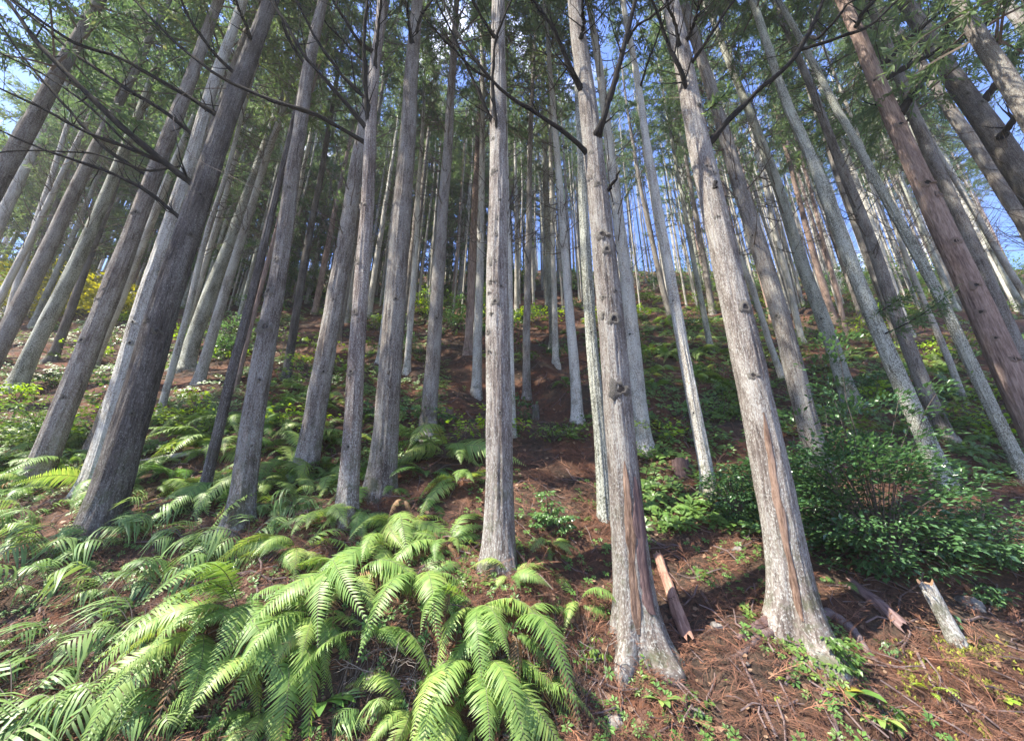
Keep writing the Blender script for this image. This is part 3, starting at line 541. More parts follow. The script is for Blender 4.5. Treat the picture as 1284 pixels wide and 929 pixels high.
for k, pl, w in LIMBS:
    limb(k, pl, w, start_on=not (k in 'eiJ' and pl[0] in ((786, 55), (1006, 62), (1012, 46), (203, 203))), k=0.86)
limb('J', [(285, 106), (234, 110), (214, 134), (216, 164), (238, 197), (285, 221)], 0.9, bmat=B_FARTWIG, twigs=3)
limb('e', [(756, 246), (761, 238), (768, 230)], 5, twigs=0, k=0.96, name='broken_stub')
limb('i', [(889, 226), (893, 232), (896, 236)], 5, twigs=0, k=0.95, name='broken_stub')

# leafy tufts growing straight out of trunks
def tuft(key, px, py, size, n=70, seed=1):
    T = TREES[key]; p, nn, ax, r = surf(T, px, py); g = np.random.default_rng(seed); mb = MB()
    d = nrm(np.array([0.75, -0.55, 0.25]) + 0 * nn); s = np.linspace(0, 1, 7)[:, None]; path = p + d * size * s + np.array([0, 0, 0.25]) * size * s ** 2
    v, f = tube(path - T.B, np.linspace(0.012, 0.004, 7), 5); mb.add(v, f, 1)
    P = []; D = []
    for i in range(n):
        t = g.uniform(0.1, 1); o = p + d * size * t + np.array([0, 0, 0.25]) * size * t * t; dd = nrm(d * 0.5 + g.normal(0, 0.7, 3)); l = g.uniform(0.1, 0.28) * size
        for q in np.linspace(0.2, 1, 6): P.append(o + dd * l * q); D.append(dd + g.normal(0, 0.5, 3))
    P = np.array(P) - T.B; D = np.array(D); mb.many(BLADE, BLADEF, rotmats(D, g.uniform(0, 6, len(P)), g.uniform(0.05, 0.11, len(P))), P, 0)
    return link('leafy_tuft', mb.mesh('leafy_tuft', [L_CEDAR, B_BRANCH], smooth=False), T.root)
tuft('p', 1110, 420, 0.9, seed=4); tuft('i', 884, 150, 0.35, 40, 5); tuft('p', 1090, 400, 0.6, 50, 6)

# ------------------------------------------------------------------ the crowd of thin cedars up the slope
def far_trunk(seed):
    g = np.random.default_rng(seed); H = 21.0; z = np.concatenate([[-1.0], np.arange(0, H + .1, 0.4)]); path = np.stack([0.10 * vnoise(z * 0.16, seed) + 0.02 * vnoise(z * .7, seed + 5), 0.10 * vnoise(z * 0.16, seed + 3), z], 1)
    path[:, :2] -= path[1, :2]; rad = 0.125 * np.clip(1 - z / 22.5, 0.03, 1) ** 0.7
    return [trunk_mesh(path, rad, 14, seed, 0.004, 0.25, b, 1) for b in (B_GREY, B_PALE, B_MOSS, B_RED)]
FT = [far_trunk(400 + i) for i in range(4)]
taken = [T.B[:2] for T in TREES.values()]
main_px = [(k, project(T.path[T.bi:])[0]) for k, T in TREES.items()]
pts = []
g = np.random.default_rng(5); tries = 0
while len(pts) < 225 and tries < 20000:
    tries += 1; y = 10.5 + 31.5 * g.random() ** 0.85; x = g.uniform(-1.55, 1.55) * y * 1.05
    if y < 14 and abs(x) < 5 and g.random() < 0.6: continue
    md = 1.5 if y < 25 else 1.25
    if all((x - a) ** 2 + (y - b) ** 2 > md ** 2 for a, b in taken): pts.append((x, y)); taken.append((x, y))
GF = 'crowd of thin cedars far up the slope'; LF = 'thin straight cedar among the crowd of trunks far up the slope'
def region(x, y):
    px = project(np.array([x, y, float(ground(x, y))]))[0][0]
    return 'at the left' if px < 330 else 'left of centre' if px < 600 else 'before the blue gap' if px < 880 else 'at the right'
BN = ['grey', 'pale', 'olive', 'reddish']
for n, (x, y) in enumerate(pts):
    z = float(ground(x, y)); r = thing('cedar_tree', (x, y, z), LF, 'tree', GF); s = g.uniform(0.8, 1.1); th = g.choice([0.65, 0.8, 1.0, 1.15, 1.3])
    bi = g.choice([0, 1, 1, 1, 2, 3] if True else [0])
    rg = region(x, y); r['label'] = 'thin %s cedar in the crowd far up the slope %s' % (BN[bi], rg); r['group'] = '%s thin cedars far up the slope %s' % (BN[bi], rg)
    r.rotation_euler = (g.normal(0, 0.012), g.normal(0, 0.016), g.uniform(0, 6.28)); r.scale = (1, 1, s)
    t = link('trunk', FT[n % 4][bi], r); t.scale = (th, th, 1)
    hc = g.uniform(9.0, 12.5); c = link('crown', CROWNS[g.integers(5)], r, (0, 0, hc)); c.scale = (0.74, 0.74, (21 - hc) / 9.3); c.rotation_euler = (0, 0, g.uniform(0, 6))
    if n % 3 != 2: d = link('dead_twigs', DEADT[g.integers(3)], r); props(d, kind='stuff'); d.rotation_euler = (0, 0, g.uniform(0, 6))

for n, (px, py, cb) in enumerate([(345, 385, 3), (300, 400, 4), (410, 372, 3), (440, 380, 4), (470, 368, 2.5), (520, 372, 4), (540, 365, 3), (585, 368, 4), (640, 364, 5), (250, 390, 4), (500, 372, 6), (360, 372, 5), (230, 385, 5), (600, 366, 6), (650, 368, 8), (880, 364, 7), (20, 395, 3), (60, 385, 2), (100, 380, 3), (-30, 390, 3), (140, 378, 3), (170, 385, 4), (200, 372, 2), (-80, 400, 4), (120, 400, 5), (40, 410, 6), (230, 370, 3), (270, 368, 3), (310, 370, 3), (330, 366, 4), (390, 366, 3), (420, 366, 5), (455, 366, 4), (560, 366, 6), (300, 382, 2), (350, 375, 2), (385, 380, 2), (425, 372, 2), (480, 374, 3), (535, 376, 3), (575, 374, 4), (-120, 420, 5), (160, 366, 3)]):
    p = hit(px, py); sp_ = 'at the upper left' if px < 400 else 'left of centre' if px < 615 else 'near the middle of the ridge'
    r = thing('cedar_tree', p, 'dark leafy conifer with foliage low on its trunk ' + sp_, 'tree', 'low-crowned conifers ' + sp_); t = link('trunk', FT[n % 4][2], r); t.scale = (1, 1, .9)
    c = link('crown', CROWNS[n % 5], r, (0, 0, cb * .7)); c.scale = (1.45, 1.45, (19.5 - cb) / 9.3); c.rotation_euler = (0, 0, n * 1.3)
far = MB()
for n in range(620):
    y = g.uniform(17, 52); x = g.uniform(-1.5, 1.5) * y
    if min((x - a) ** 2 + (y - b) ** 2 for a, b in taken) < 0.4: continue
    z = np.linspace(-1, g.uniform(13, 19), 12); w_ = g.uniform(.045, .10)
    pth = np.stack([x + 0.25 * vnoise(z * .1, n) + g.normal(0, .012) * z, np.full(12, y), float(ground(x, y)) + z], 1); v, f = tube(pth, w_ * np.linspace(1, .35, 12), 6); far.add(v, f, 0, v)
props(link('distant_cedar_stems', far.mesh('distant_cedar_stems', B_PALE, bark=True)), kind='stuff')
for n, (x, y) in enumerate([(-9.5, 5.5), (-8, 3.5), (-11.5, 8), (-7.2, 6.8), (8.5, 4.5), (10.5, 7.5), (7.2, 3.2), (-13, 5.5)]):
    r = thing('cedar_tree', (x, y, float(ground(x, y))), 'cedar beside the frame whose crown hangs into the top %s corner' % ('left' if x < 0 else 'right'), 'tree', 'crowns hanging into the top %s corner' % ('left' if x < 0 else 'right'))
    t = link('trunk', FT[n % 4][0], r); t.scale = (1.3, 1.3, 1); c = link('crown', CROWNS[n % 5], r, (0, 0, 8)); c.scale = (1.1, 1.1, 1.4)
# ------------------------------------------------------------------ ferns
def frond_mesh(L, Wd, npin, a, b, mats, seed, t0=0.14, droop=0.35, fwd=0.35, pw=0.8, peak=0.35, side=0.0):
    g = np.random.default_rng(seed); mb = MB(); s = np.linspace(0, 1, 14)
    cur = lambda t: np.stack([L * (t - 0.18 * t * t), side * L * t * t, L * (a * t - b * t * t)], -1)
    v, f = tube(cur(s), np.linspace(0.0035, 0.0012, 14), 4); mb.add(v, f, 1)
    ts = np.linspace(t0, 0.985, npin); dt = (ts[1] - ts[0]) * L; e = 0.01
    V = []
    for t in ts:
        o = cur(np.array(t)); tg = nrm(cur(np.array(t + e)) - cur(np.array(t - e))); sd = nrm(np.cross(tg, [0, 0, 1.0])); up = np.cross(sd, tg)
        u = (t - t0) / (1 - t0); shape = (math.sin(math.pi * min(u / peak * 0.5, 0.5)) * 0.5 + 0.5) if u < peak else max(1 - ((u - peak) / (1 - peak)) ** 1.5, 0.04)
        for sg in (-1, 1):
            l = Wd * shape * g.uniform(0.88, 1.1); w = dt * pw * (0.55 + 0.45 * shape) * 0.5
            d = nrm(sd * sg + tg * (fwd + 0.35 * u) + g.normal(0, 0.06, 3)); q = nrm(np.cross(d, up)); rows = []
            dr = droop * g.uniform(0.6, 1.4)
            for tt, ww in ((0, 0.7), (0.3, 1.0), (0.65, 0.72), (1.0, 0.05)):
                c = o + d * l * tt - up * l * (dr * tt * tt - 0.08 * tt) ; rows += [c + q * w * ww, c - q * w * ww]
            k = mb.n; V = np.array(rows); mb.add(V, [[0, 1, 3, 2], [2, 3, 5, 4], [4, 5, 7, 6]], 0)
    return mb.mesh('fern_frond', mats, smooth=True)
BIG = [frond_mesh(0.92, 0.16, 46, a, b, [L_FERN, B_FARTWIG], 500 + i, droop=dr * 1.3, side=sd, pw=0.95) for i, (a, b, dr, sd) in enumerate([(0.75, 0.95, .3, .1), (0.55, 0.95, .35, -.12), (0.9, 1.25, .3, .05), (0.4, 0.75, .4, .15), (0.62, 1.15, .3, -.05)])]
MIDF = [frond_mesh(0.64, 0.125, 26, a, b, [L_FERN3, B_FARTWIG], 520 + i, droop=.3, pw=.85) for i, (a, b) in enumerate([(0.75, 0.9), (0.5, 0.85), (0.95, 1.2)])]
STRAP = [frond_mesh(0.40, 0.21, nn, a, b, [L_FERN2, B_FARTWIG], 540 + i, t0=0.40, droop=dr * 1.5, fwd=0.42, pw=0.55, peak=0.25, side=sd) for i, (nn, a, b, dr, sd) in enumerate([(9, 0.9, 0.75, .6, .1), (10, 0.7, 0.7, .75, -.15), (8, 1.1, .9, .55, .1), (9, .55, .7, .8, .05)])]
YELF = [frond_mesh(0.34, 0.075, 13, a, b, [L_FERNY, B_FARTWIG], 560 + i, droop=.25, pw=.8) for i, (a, b) in enumerate([(0.55, 0.7), (0.4, 0.5)])]
WITH = [frond_mesh(0.62, 0.10, 26, a, b, [L_FERND, B_FARTWIG], 580 + i, droop=.9, pw=.7, fwd=.7) for i, (a, b) in enumerate([(0.5, 1.5), (0.3, 1.7)])]
def fern(px, py, n, size, label, kind=BIG, seed=None, group=None, face=None, spread=1.0, pos=None, lift=0.0, extra=None):
    g = np.random.default_rng(seed if seed is not None else int(px * 3 + py * 7)); p = hit(px, py) if pos is None else np.array(pos)
    p = p + np.array([0, 0, lift - 0.02]); r = thing('fern', p, label, 'fern', group); nm = gnormal(p[0], p[1])
    for i in range(n):
        az = -math.pi / 2 + (face or 0) + spread * (i / max(n - 1, 1) - 0.5) * 4.6 + g.normal(0, 0.25) if n > 1 else -math.pi / 2 + (face or 0)
        me = WITH[g.integers(2)] if (kind is BIG and g.random() < 0.12) else kind[g.integers(len(kind))] if not (extra and i < extra[1]) else extra[0][g.integers(len(extra[0]))]
        o = link('frond', me, r); s = size * g.uniform(0.45, 1.05); o.scale = (s, s * g.uniform(.8, 1.1), s * g.uniform(.75, 1.3))
        o.rotation_euler = (g.normal(0, 0.3), g.normal(-0.08, 0.2) - 0.25 * max(0, math.sin(az)), az)
    return r
NF = [
 (500, 668, 9, 1.0, 'big bright green fern arching left of the central knotted trunk, topmost of the thicket', BIG),
 (560, 690, 9, 0.95, 'bright feathery fern right against the foot of the central knotted trunk', BIG),
 (440, 735, 9, 1.0, 'broad bright fern in the middle of the fern thicket on the bank', BIG),
 (370, 700, 7, 0.95, 'bright arching fern at the upper left of the thicket', BIG),
 (300, 775, 9, 1.0, 'big fern drooping in combs at the left end of the thicket', BIG),
 (600, 770, 7, 0.85, 'bright fern below the central knotted trunk, above the dark hollow', BIG),
 (600, 850, 9, 0.95, 'large pale fern at the bottom centre of the photo with outspread fronds', BIG),
 (660, 880, 6, 0.75, 'bottom fern with one frond curling right beside the bare white twigs', BIG),
 (515, 895, 8, 0.6, 'low bushy fern at the bottom edge left of the large pale one', BIG),
 (725, 765, 5, 0.75, 'yellow-green fern left of the split red base trunk', BIG),
 (690, 690, 6, 0.5, 'small fern with short upright fronds right of the central trunk', BIG),
 (640, 730, 5, 0.5, 'small fern tucked at the very foot of the central trunk', BIG),
 (455, 655, 6, 0.75, 'fern with tips touching the reddish limb-crowned trunk', BIG),
 (270, 850, 6, 0.7, 'low fern under the left end of the thicket', BIG),
 (330, 900, 7, 0.55, 'small fern at the bottom edge between the strap-leaved clump and the thicket', BIG),
 (180, 660, 8, 1.0, 'strap-leaved fern at the foot of the thickest dark trunk', STRAP),
 (120, 690, 8, 1.0, 'strap-leaved fern left of the thickest dark trunk base', STRAP),
 (235, 690, 7, 1.0, 'strap-leaved fern between the thick dark trunk and the knotty cedar', STRAP),
 (30, 660, 8, 1.0, 'strap-leaved fern at the left edge under the lichen-flecked trunk', STRAP),
 (85, 720, 6, 0.9, 'strap-leaved fern in the second row at far left', STRAP),
 (25, 745, 8, 1.1, 'pale strap-leaved fern at the left edge, half way down the bank', STRAP),
 (140, 750, 6, 1.0, 'strap-leaved fern leaning over bare red earth at left', STRAP),
 (70, 820, 6, 1.0, 'lone strap-leaved fern on the bare earth, lower left', STRAP),
 (90, 900, 9, 1.2, 'pale strap-leaved fern at the bottom left', STRAP),
 (15, 900, 7, 1.1, 'strap-leaved fern in the very bottom left corner', STRAP),
 (200, 720, 6, 0.9, 'strap-leaved fern just below the thick dark trunk', STRAP),
 (275, 720, 7, 1.0, 'drooping strap-leaved fern left of the arching bright fern', STRAP),
 (345, 650, 7, 0.9, 'small strap-leaved fern right of the knotty cedar foot', STRAP),
 (220, 905, 7, 0.8, 'strap-leaved fern at the bottom edge under the big comb fern', STRAP),
 (490, 625, 7, 0.75, 'dull green fern behind the thicket under the sunlit-patched trunk', MIDF),
 (540, 640, 7, 0.8, 'dull green fern behind the thicket left of the central trunk', MIDF),
 (560, 580, 9, 1.5, 'bright mid-slope fern mound left of the central trunk', BIG),
 (535, 605, 7, 1.3, 'darker fern hanging below the bright mid-slope mound', MIDF),
 (580, 612, 6, 1.15, 'fern at the right end of the mid-slope mound beside the trunk', BIG),
 (835, 655, 7, 0.85, 'fern in the gap right of the split red base trunk', MIDF),
 (860, 640, 5, 0.7, 'smaller fern beside the slender leaning tan cedar foot', MIDF),
 (1165, 872, 5, 0.75, 'small yellow-green fern on the lower right earth', YELF),
 (1000, 868, 3, 0.85, 'lime green fern lying flat below the largest cedar', YELF),
 (920, 858, 2, 0.6, 'tiny lime fern sprig on red earth left of the largest cedar base', YELF),
 (875, 735, 3, 0.6, 'small fern sprig on the red litter left of the largest cedar', MIDF),
 (1050, 740, 3, 0.6, 'small fern sprig beside the right flank of the largest cedar', MIDF),
 (1235, 560, 6, 1.2, 'large dim fern behind the dark shrub near the right edge', MIDF),
 (825, 830, 4, 0.6, 'fern sprig at the foot of the orange broken log', MIDF),
 (410, 660, 6, 0.8, 'fern left of the reddish limb-crowned trunk, over the thicket top', BIG),
 (530, 735, 7, 0.9, 'fern filling the thicket below the topmost fern', BIG),
 (470, 800, 5, 0.75, 'fern drooping into the dark hollow from the left', BIG),
 (560, 905, 6, 0.7, 'bushy fern at the bottom edge just left of the pale one', BIG),
 (460, 905, 6, 0.6, 'small pale fern in the bottom edge left of the low bushy one', STRAP),
 (165, 800, 7, 0.95, 'strap-leaved fern above the bottom left earth patch', STRAP),
 (160, 870, 7, 0.95, 'strap-leaved fern at lower left between earth and the thicket', STRAP),
 (60, 690, 8, 1.0, 'strap-leaved fern in the first row at far left', STRAP),
 (310, 690, 8, 1.0, 'strap-leaved fern under the foot of the knotty cedar', STRAP),
 (140, 640, 8, 0.9, 'strap-leaved fern covering the left side of the dark trunk foot', STRAP),
 (400, 640, 7, 0.9, 'strap-leaved fern between the knotty and the reddish trunk', STRAP),
 (250, 800, 7, 0.85, 'fern at the left flank of the thicket over bare earth', BIG),
 (345, 835, 7, 0.8, 'fern in the lower middle of the thicket over dark earth', BIG),
 (640, 800, 6, 0.8, 'fern right of the dark hollow, over the large pale one', BIG),
 (395, 780, 7, 0.85, 'fern hanging over the earth below the thicket, with one broad frond', BIG),
 (480, 700, 7, 0.95, 'fern in the very middle of the thicket under its topmost fern', BIG),
 (970, 890, 3, 0.6, 'little yellow-green fern at the bottom below the largest cedar', YELF),
]
for px, py, n, s, lab, kd in NF: fern(px, py - 8, int(n * (1.9 if kd is BIG else 2.1 if kd is STRAP else 1.2)), s * (1.15 if kd is BIG else 1.45 if kd is STRAP else 1.0), lab, kd)
fern(503, 668, 2, 0.75, 'orange-brown withered fern frond on top of the thicket', WITH, spread=0.2, lift=0.35)
fern(555, 760, 2, 0.75, 'grey-brown dead fern hanging over the dark hollow', WITH, spread=0.2, lift=0.15)
fern(700, 850, 3, 0.8, 'dead brown fern hanging behind the bare white twigs', WITH, spread=0.4, lift=0.1)
# ferns up the slope
g = np.random.default_rng(21); UPF = []
def spot(px): return 'at the left' if px < 330 else 'left of the central knotted trunk' if px < 625 else 'between the central trunk and the largest cedar' if px < 920 else 'at the right, above the dark shrub'
SPOTS = [(860, 420, 45, 40, 14), (885, 460, 30, 30, 9), (830, 400, 40, 30, 8), (430, 500, 60, 30, 9), (380, 540, 60, 30, 9), (300, 520, 60, 30, 8), (250, 560, 40, 25, 6), (740, 420, 50, 30, 7), (430, 450, 60, 30, 5), (1080, 440, 90, 30, 10), (1200, 480, 60, 50, 8), (650, 400, 60, 30, 6), (350, 580, 40, 20, 5), (60, 560, 60, 20, 6), (40, 620, 40, 15, 4), (930, 430, 50, 30, 6), (770, 470, 60, 30, 5), (950, 370, 60, 14, 5), (280, 440, 60, 30, 5), (470, 560, 25, 20, 4), (330, 610, 90, 22, 9), (200, 600, 60, 25, 6), (60, 600, 60, 25, 8), (440, 600, 50, 25, 6), (850, 470, 60, 40, 8), (940, 450, 60, 30, 5), (1130, 470, 90, 30, 6)]
for cx, cy, sx, sy, n in SPOTS:
    for i in range(int(n * 1.7)):
        px, py = cx + g.normal(0, sx * 0.55), cy + g.normal(0, sy * 0.55); p = hit(px, py)
        if p[1] < 5 or p[1] > 34: continue
        fern(px, py, int(g.integers(5, 8)), g.uniform(0.8, 1.35), 'green fern up the slope among trunks ' + spot(px), BIG if g.random() < .45 else MIDF, seed=int(px * 9 + py), group='ferns up the slope ' + spot(px))

# ------------------------------------------------------------------ leafy shrubs
LEAF = np.array([[0, 0, 0], [0.5, 0.26, 0.06], [0.5, 0, 0], [0.5, -0.26, 0.06], [1, 0, -0.08]]); LEAFF = np.array([[0, 2, 1], [0, 3, 2], [1, 2, 4], [2, 3, 4]])
def shrub(p, rx, ry, rz, nclump, nleaf, size, lm, label, seed, group=None, name='leafy_shrub', cat='shrub', up=0.8):
    g = np.random.default_rng(seed); root = thing(name, p, label, cat, group); P = []; D = []; st = MB()
    for c in range(nclump):
        d = g.normal(size=3); d /= np.linalg.norm(d); d[2] = abs(d[2]) * 0.9 + 0.05; rr = g.uniform(0.45, 1.0) ** 0.6
        ctr = np.array([d[0] * rx, d[1] * ry, d[2] * rz * 1.3]) * rr * (1 + 0.3 * g.normal())
        if c % 3 < 2:
            s = np.linspace(0, 1, 7)[:, None]; path = ctr * s + np.array([0, 0, 0.25 * rz]) * s * (1 - s) * 2 + g.normal(0, 0.015, (7, 3)) * s
            v, f = tube(path, np.linspace(0.009, 0.003, 7), 4); st.add(v, f)
        k = nleaf; o = ctr + g.normal(0, 1, (k, 3)) * np.array([0.16, 0.16, 0.055]) * (rx + ry) * 0.5
        dd = o - ctr * 0.75; dd[:, 2] = dd[:, 2] * 0.3 - 0.04; P.append(o); D.append(nrm(dd) + g.normal(0, 0.3, (k, 3)))
    P = np.concatenate(P); D = np.concatenate(D); P[:, 2] = np.maximum(P[:, 2], -0.25 * ry + 0.02 + P[:, 1] * 0.5)
    mb = MB(); mb.many(LEAF, LEAFF, rotmats(D, g.normal(0, 0.5, len(P)), size * g.uniform(0.6, 1.25, len(P))), P)
    fo = link('foliage', mb.mesh('foliage', lm, smooth=False), root); props(fo, kind='stuff'); link('stems', st.mesh('stems', B_FARTWIG, bark=True), root); return root
def shrub_px(px, py, *a, **k): return shrub(hit(px, py), *a, **k)
shrub_px(1118, 722, 0.80, 0.5, 1.55, 150, 64, 0.066, L_GLOSS, 'big dark glossy evergreen shrub filling the right middle', 601)
shrub_px(1020, 660, 0.40, 0.35, 0.62, 60, 44, 0.062, L_GLOSS, 'glossy evergreen shrub hugging the right flank of the largest cedar', 602)
shrub_px(1235, 705, 0.55, 0.45, 0.65, 80, 46, 0.062, L_GLOSS, 'glossy evergreen shrub joining the big one at its right', 603)
shrub_px(925, 655, 0.40, 0.4, 0.60, 60, 44, 0.06, L_GLOSS, 'dark glossy shrub left of the largest cedar, beside the tan leaner', 604)
shrub_px(1045, 835, 0.17, 0.14, 0.17, 22, 22, 0.05, L_BUSH, 'small bright leafy bush at the foot of the largest cedar', 605)
shrub_px(690, 665, 0.24, 0.2, 0.24, 30, 26, 0.06, L_GLOSS, 'dark leafy seedling bush right of the central knotted trunk', 606)
shrub_px(1240, 755, 0.20, 0.16, 0.14, 20, 22, 0.05, L_GLOSS, 'low glossy bush right of the cut grey stump', 607)
shrub_px(1115, 815, 0.09, 0.08, 0.06, 8, 9, 0.06, L_GLOSS, 'tiny broad-leaved seedling below the fallen log at right', 608)
shrub_px(1195, 790, 0.06, 0.06, 0.10, 7, 8, 0.055, L_GLOSS, 'little leafy sprig clinging to the cut grey stump', 609)
shrub_px(860, 895, 0.14, 0.1, 0.10, 12, 12, 0.05, L_BUSH, 'trailing leafy seedling on the bottom earth right of the bare white twigs', 610)
shrub_px(50, 560, 0.6, 0.5, 0.42, 50, 36, 0.07, L_BUSH, 'grey-green leafy bush behind the lichen-flecked trunk at far left', 611)
shrub_px(285, 445, 0.8, 0.7, 0.7, 50, 36, 0.10, L_GLOSS, 'dark bush right of the pale mossy cedar on the left slope', 612)
shrub_px(588, 420, 1.2, 1.0, 1.3, 60, 40, 0.13, L_GLOSS, 'dark green bush on the slope just left of the central trunk', 613)
shrub_px(655, 360, 1.2, 1.0, 1.6, 60, 40, 0.16, L_BUSH, 'tall green bush against the ridge right of the central trunk', 614)
shrub_px(750, 830, 0.10, 0.08, 0.12, 9, 10, 0.045, L_BUSH, 'small sprig with round leaves under the split red base trunk', 615)
shrub_px(540, 850, 0.12, 0.10, 0.12, 10, 14, 0.05, L_BUSH, 'leafy sprig in the dark hollow under the ferns', 616)
shrub_px(1110, 905, 0.10, 0.10, 0.10, 10, 12, 0.05, L_BUSH, 'yellowish herb clump at the bottom right by the long leaves', 617)
for i, (px, py, rx, rz) in enumerate([(20, 400, 2.0, 2.2), (70, 385, 1.8, 2.2), (110, 390, 1.6, 1.8), (-40, 380, 2.2, 3.0), (150, 400, 1.4, 1.4)]):
    shrub_px(px, py, rx, rx, rz, 60, 40, 0.20, L_YEL if i != 3 else L_BUSH, 'yellow sunlit bush behind the trunks at the far left', 620 + i, group='yellow bushes at far left')
g = np.random.default_rng(31)
for i in range(130):
    px, py = g.uniform(20, 1270), g.uniform(385, 560) if i % 3 else g.uniform(362, 410); p = hit(px, py)
    if p[1] < 6.2: continue
    s = g.uniform(0.25, 0.75) * (0.7 + p[1] / 25); shrub(p, s, s, s * g.uniform(.6, 1.0), 14, 26, 0.06 + 0.004 * p[1], [L_BUSH, L_BUSH, L_GLOSS, L_LIME][int(g.integers(4))], 'low leafy bush up the slope ' + spot(px), 700 + i, group='low bushes up the slope ' + spot(px))
for i in range(60):
    px = g.uniform(150, 1300); p = hit(px, g.uniform(362, 372)); sp_ = g.uniform(0.9, 2.3)
    shrub(p, sp_, sp_, sp_ * g.uniform(.8, 1.7), 22, 24, 0.17, [L_BUSH, L_GLOSS, L_CEDAR][int(g.integers(3))], 'leafy bush on the skyline of the ridge ' + spot(px), 900 + i, group='bushes along the ridge ' + spot(px))
# long-leaved herbs
def herb(px, py, n, size, lm, label, seed, wide=1.0):
    g = np.random.default_rng(seed); p = hit(px, py); r = thing('herb', p, label, 'plant')
    for i in range(n):
        s = np.linspace(0, 1, 8)[:, None]; az = g.uniform(-3.4, 0.3); o = np.array([math.cos(az), math.sin(az), 0]); L = size * g.uniform(.7, 1.1)
        c = o * L * s + np.array([0, 0, 1]) * L * (0.9 * s - 0.75 * s * s); sd = np.cross(o, [0, 0, 1]); w = 0.13 * L * wide * np.sin(math.pi * np.clip(s, 0.03, 0.99)) ** 0.7
        mid = c - np.array([0, 0, 0.12]) * w; v = np.stack([c + sd * w, mid, c - sd * w], 1).reshape(-1, 3); i0 = np.arange(7)[:, None] * 3 + np.arange(2)[None]
        mb = MB(); mb.add(v, np.stack([i0, i0 + 1, i0 + 4, i0 + 3], -1).reshape(-1, 4)); link('leaf', mb.mesh('leaf', lm), r)
herb(1105, 905, 7, 0.17, L_FERN, 'long-leaved bright green herb at the bottom right', 1)
herb(1072, 872, 3, 0.20, L_FERN3, 'broad upright leaf below the small bright bush', 2, 1.6)
herb(1056, 868, 2, 0.14, L_YEL, 'single yellow leaf below the small bright bush', 3, 2.4)
herb(400, 885, 5, 0.30, L_FERN3, 'broad-leaved green herb under the fern thicket', 4, 1.3)
herb(830, 880, 4, 0.16, L_FERN, 'small herb on the earth below the split red base trunk', 5, 1.5)
herb(1260, 880, 4, 0.10, L_LIME, 'tiny herb in yellow moss at the right edge', 6, 2.0)

# ------------------------------------------------------------------ logs, stumps, stones, roots, twigs
def log(pts, r0, r1, bm, name, label, cat, lift=0.0, seed=1, jag=True, capm=None):
    g = np.random.default_rng(seed); P = [hit(*q) for q in pts]; P = np.array(P); B = P.mean(0); q = resample(P, 40); q[:, 2] += lift
    rad = np.linspace(r0, r1, 40); n = 22; a = np.arange(n) / n * 6.2832; rr = rad[:, None] * (1 + 0.27 * fbm(np.cos(a)[None] * 1.9 + seed, np.sin(a)[None] * 1.9, np.arange(40)[:, None] * 0.10, 4))
    v, f = tube(q - B, rad, n, rad=rr)
    if jag:
        v = v.reshape(40, n, 3); dv = nrm(q[-1] - q[0]); v[0] += -dv * (g.random((n, 1)) ** 2) * r0 * 1.6; v[-1] += dv * (g.random((n, 1)) ** 2) * r1 * 1.6; v = v.reshape(-1, 3)
    bk = np.stack([np.cos(a)[None] * r0 + 0 * rad[:, None], np.sin(a)[None] * r0 + 0 * rad[:, None], np.linspace(0, np.linalg.norm(P[-1] - P[0]), 40)[:, None] + 0 * a[None]], -1).reshape(-1, 3)
    r = thing(name, B, label, cat); mb = MB(); mb.add(v, f, 0, bk); link('log_body', mb.mesh('log', bm, bark=True), r)
    for e in (0, 39):
        c = v.reshape(40, n, 3)[min(max(e, 1), 38)]; ctr = c.mean(0); mb = MB(); ring = ctr + (c - ctr) * 0.97
        vv = np.vstack([ring, ctr[None]]); mb.add(vv, [[i, (i + 1) % n, n] for i in range(n)]); link('broken_end', mb.mesh('broken_end', capm or M_PITH), r)
log([(826, 704), (842, 750), (862, 808)], 0.045, 0.055, B_ORANGE, 'broken_log', 'orange rotten broken log leaning by the split red base trunk', 'log', 0.05, 3)
log([(1075, 742), (1105, 765), (1133, 790)], 0.055, 0.05, B_HEART, 'fallen_log', 'short mossy brown log lying on the earth between largest cedar and grey stump', 'log', 0.04, 4)
log([(172, 588), (215, 580), (262, 572)], 0.045, 0.035, B_PALE, 'fallen_log', 'pale fallen pole lying across the slope at left', 'log', 0.10, 5)
log([(925, 805), (950, 790), (975, 775)], 0.03, 0.05, B_HEART, 'broken_log', 'purplish curved root log at the left foot of the largest cedar', 'log', 0.02, 6)
log([(880, 745), (930, 830), (975, 929)], 0.012, 0.010, B_ROOT, 'fallen_stick', 'long thin stick lying down the earth left of the largest cedar', 'stick', 0.02, 8)
log([(1035, 850), (1042, 890), (1055, 935)], 0.014, 0.012, B_ROOT, 'fallen_stick', 'thin dark stick pointing down below the small bright bush', 'stick', 0.02, 9)
log([(1150, 820), (1170, 860), (1195, 900)], 0.010, 0.008, B_ROOT, 'fallen_stick', 'thin stick lying on the lower right earth beside yellow-green fern', 'stick', 0.02, 10)
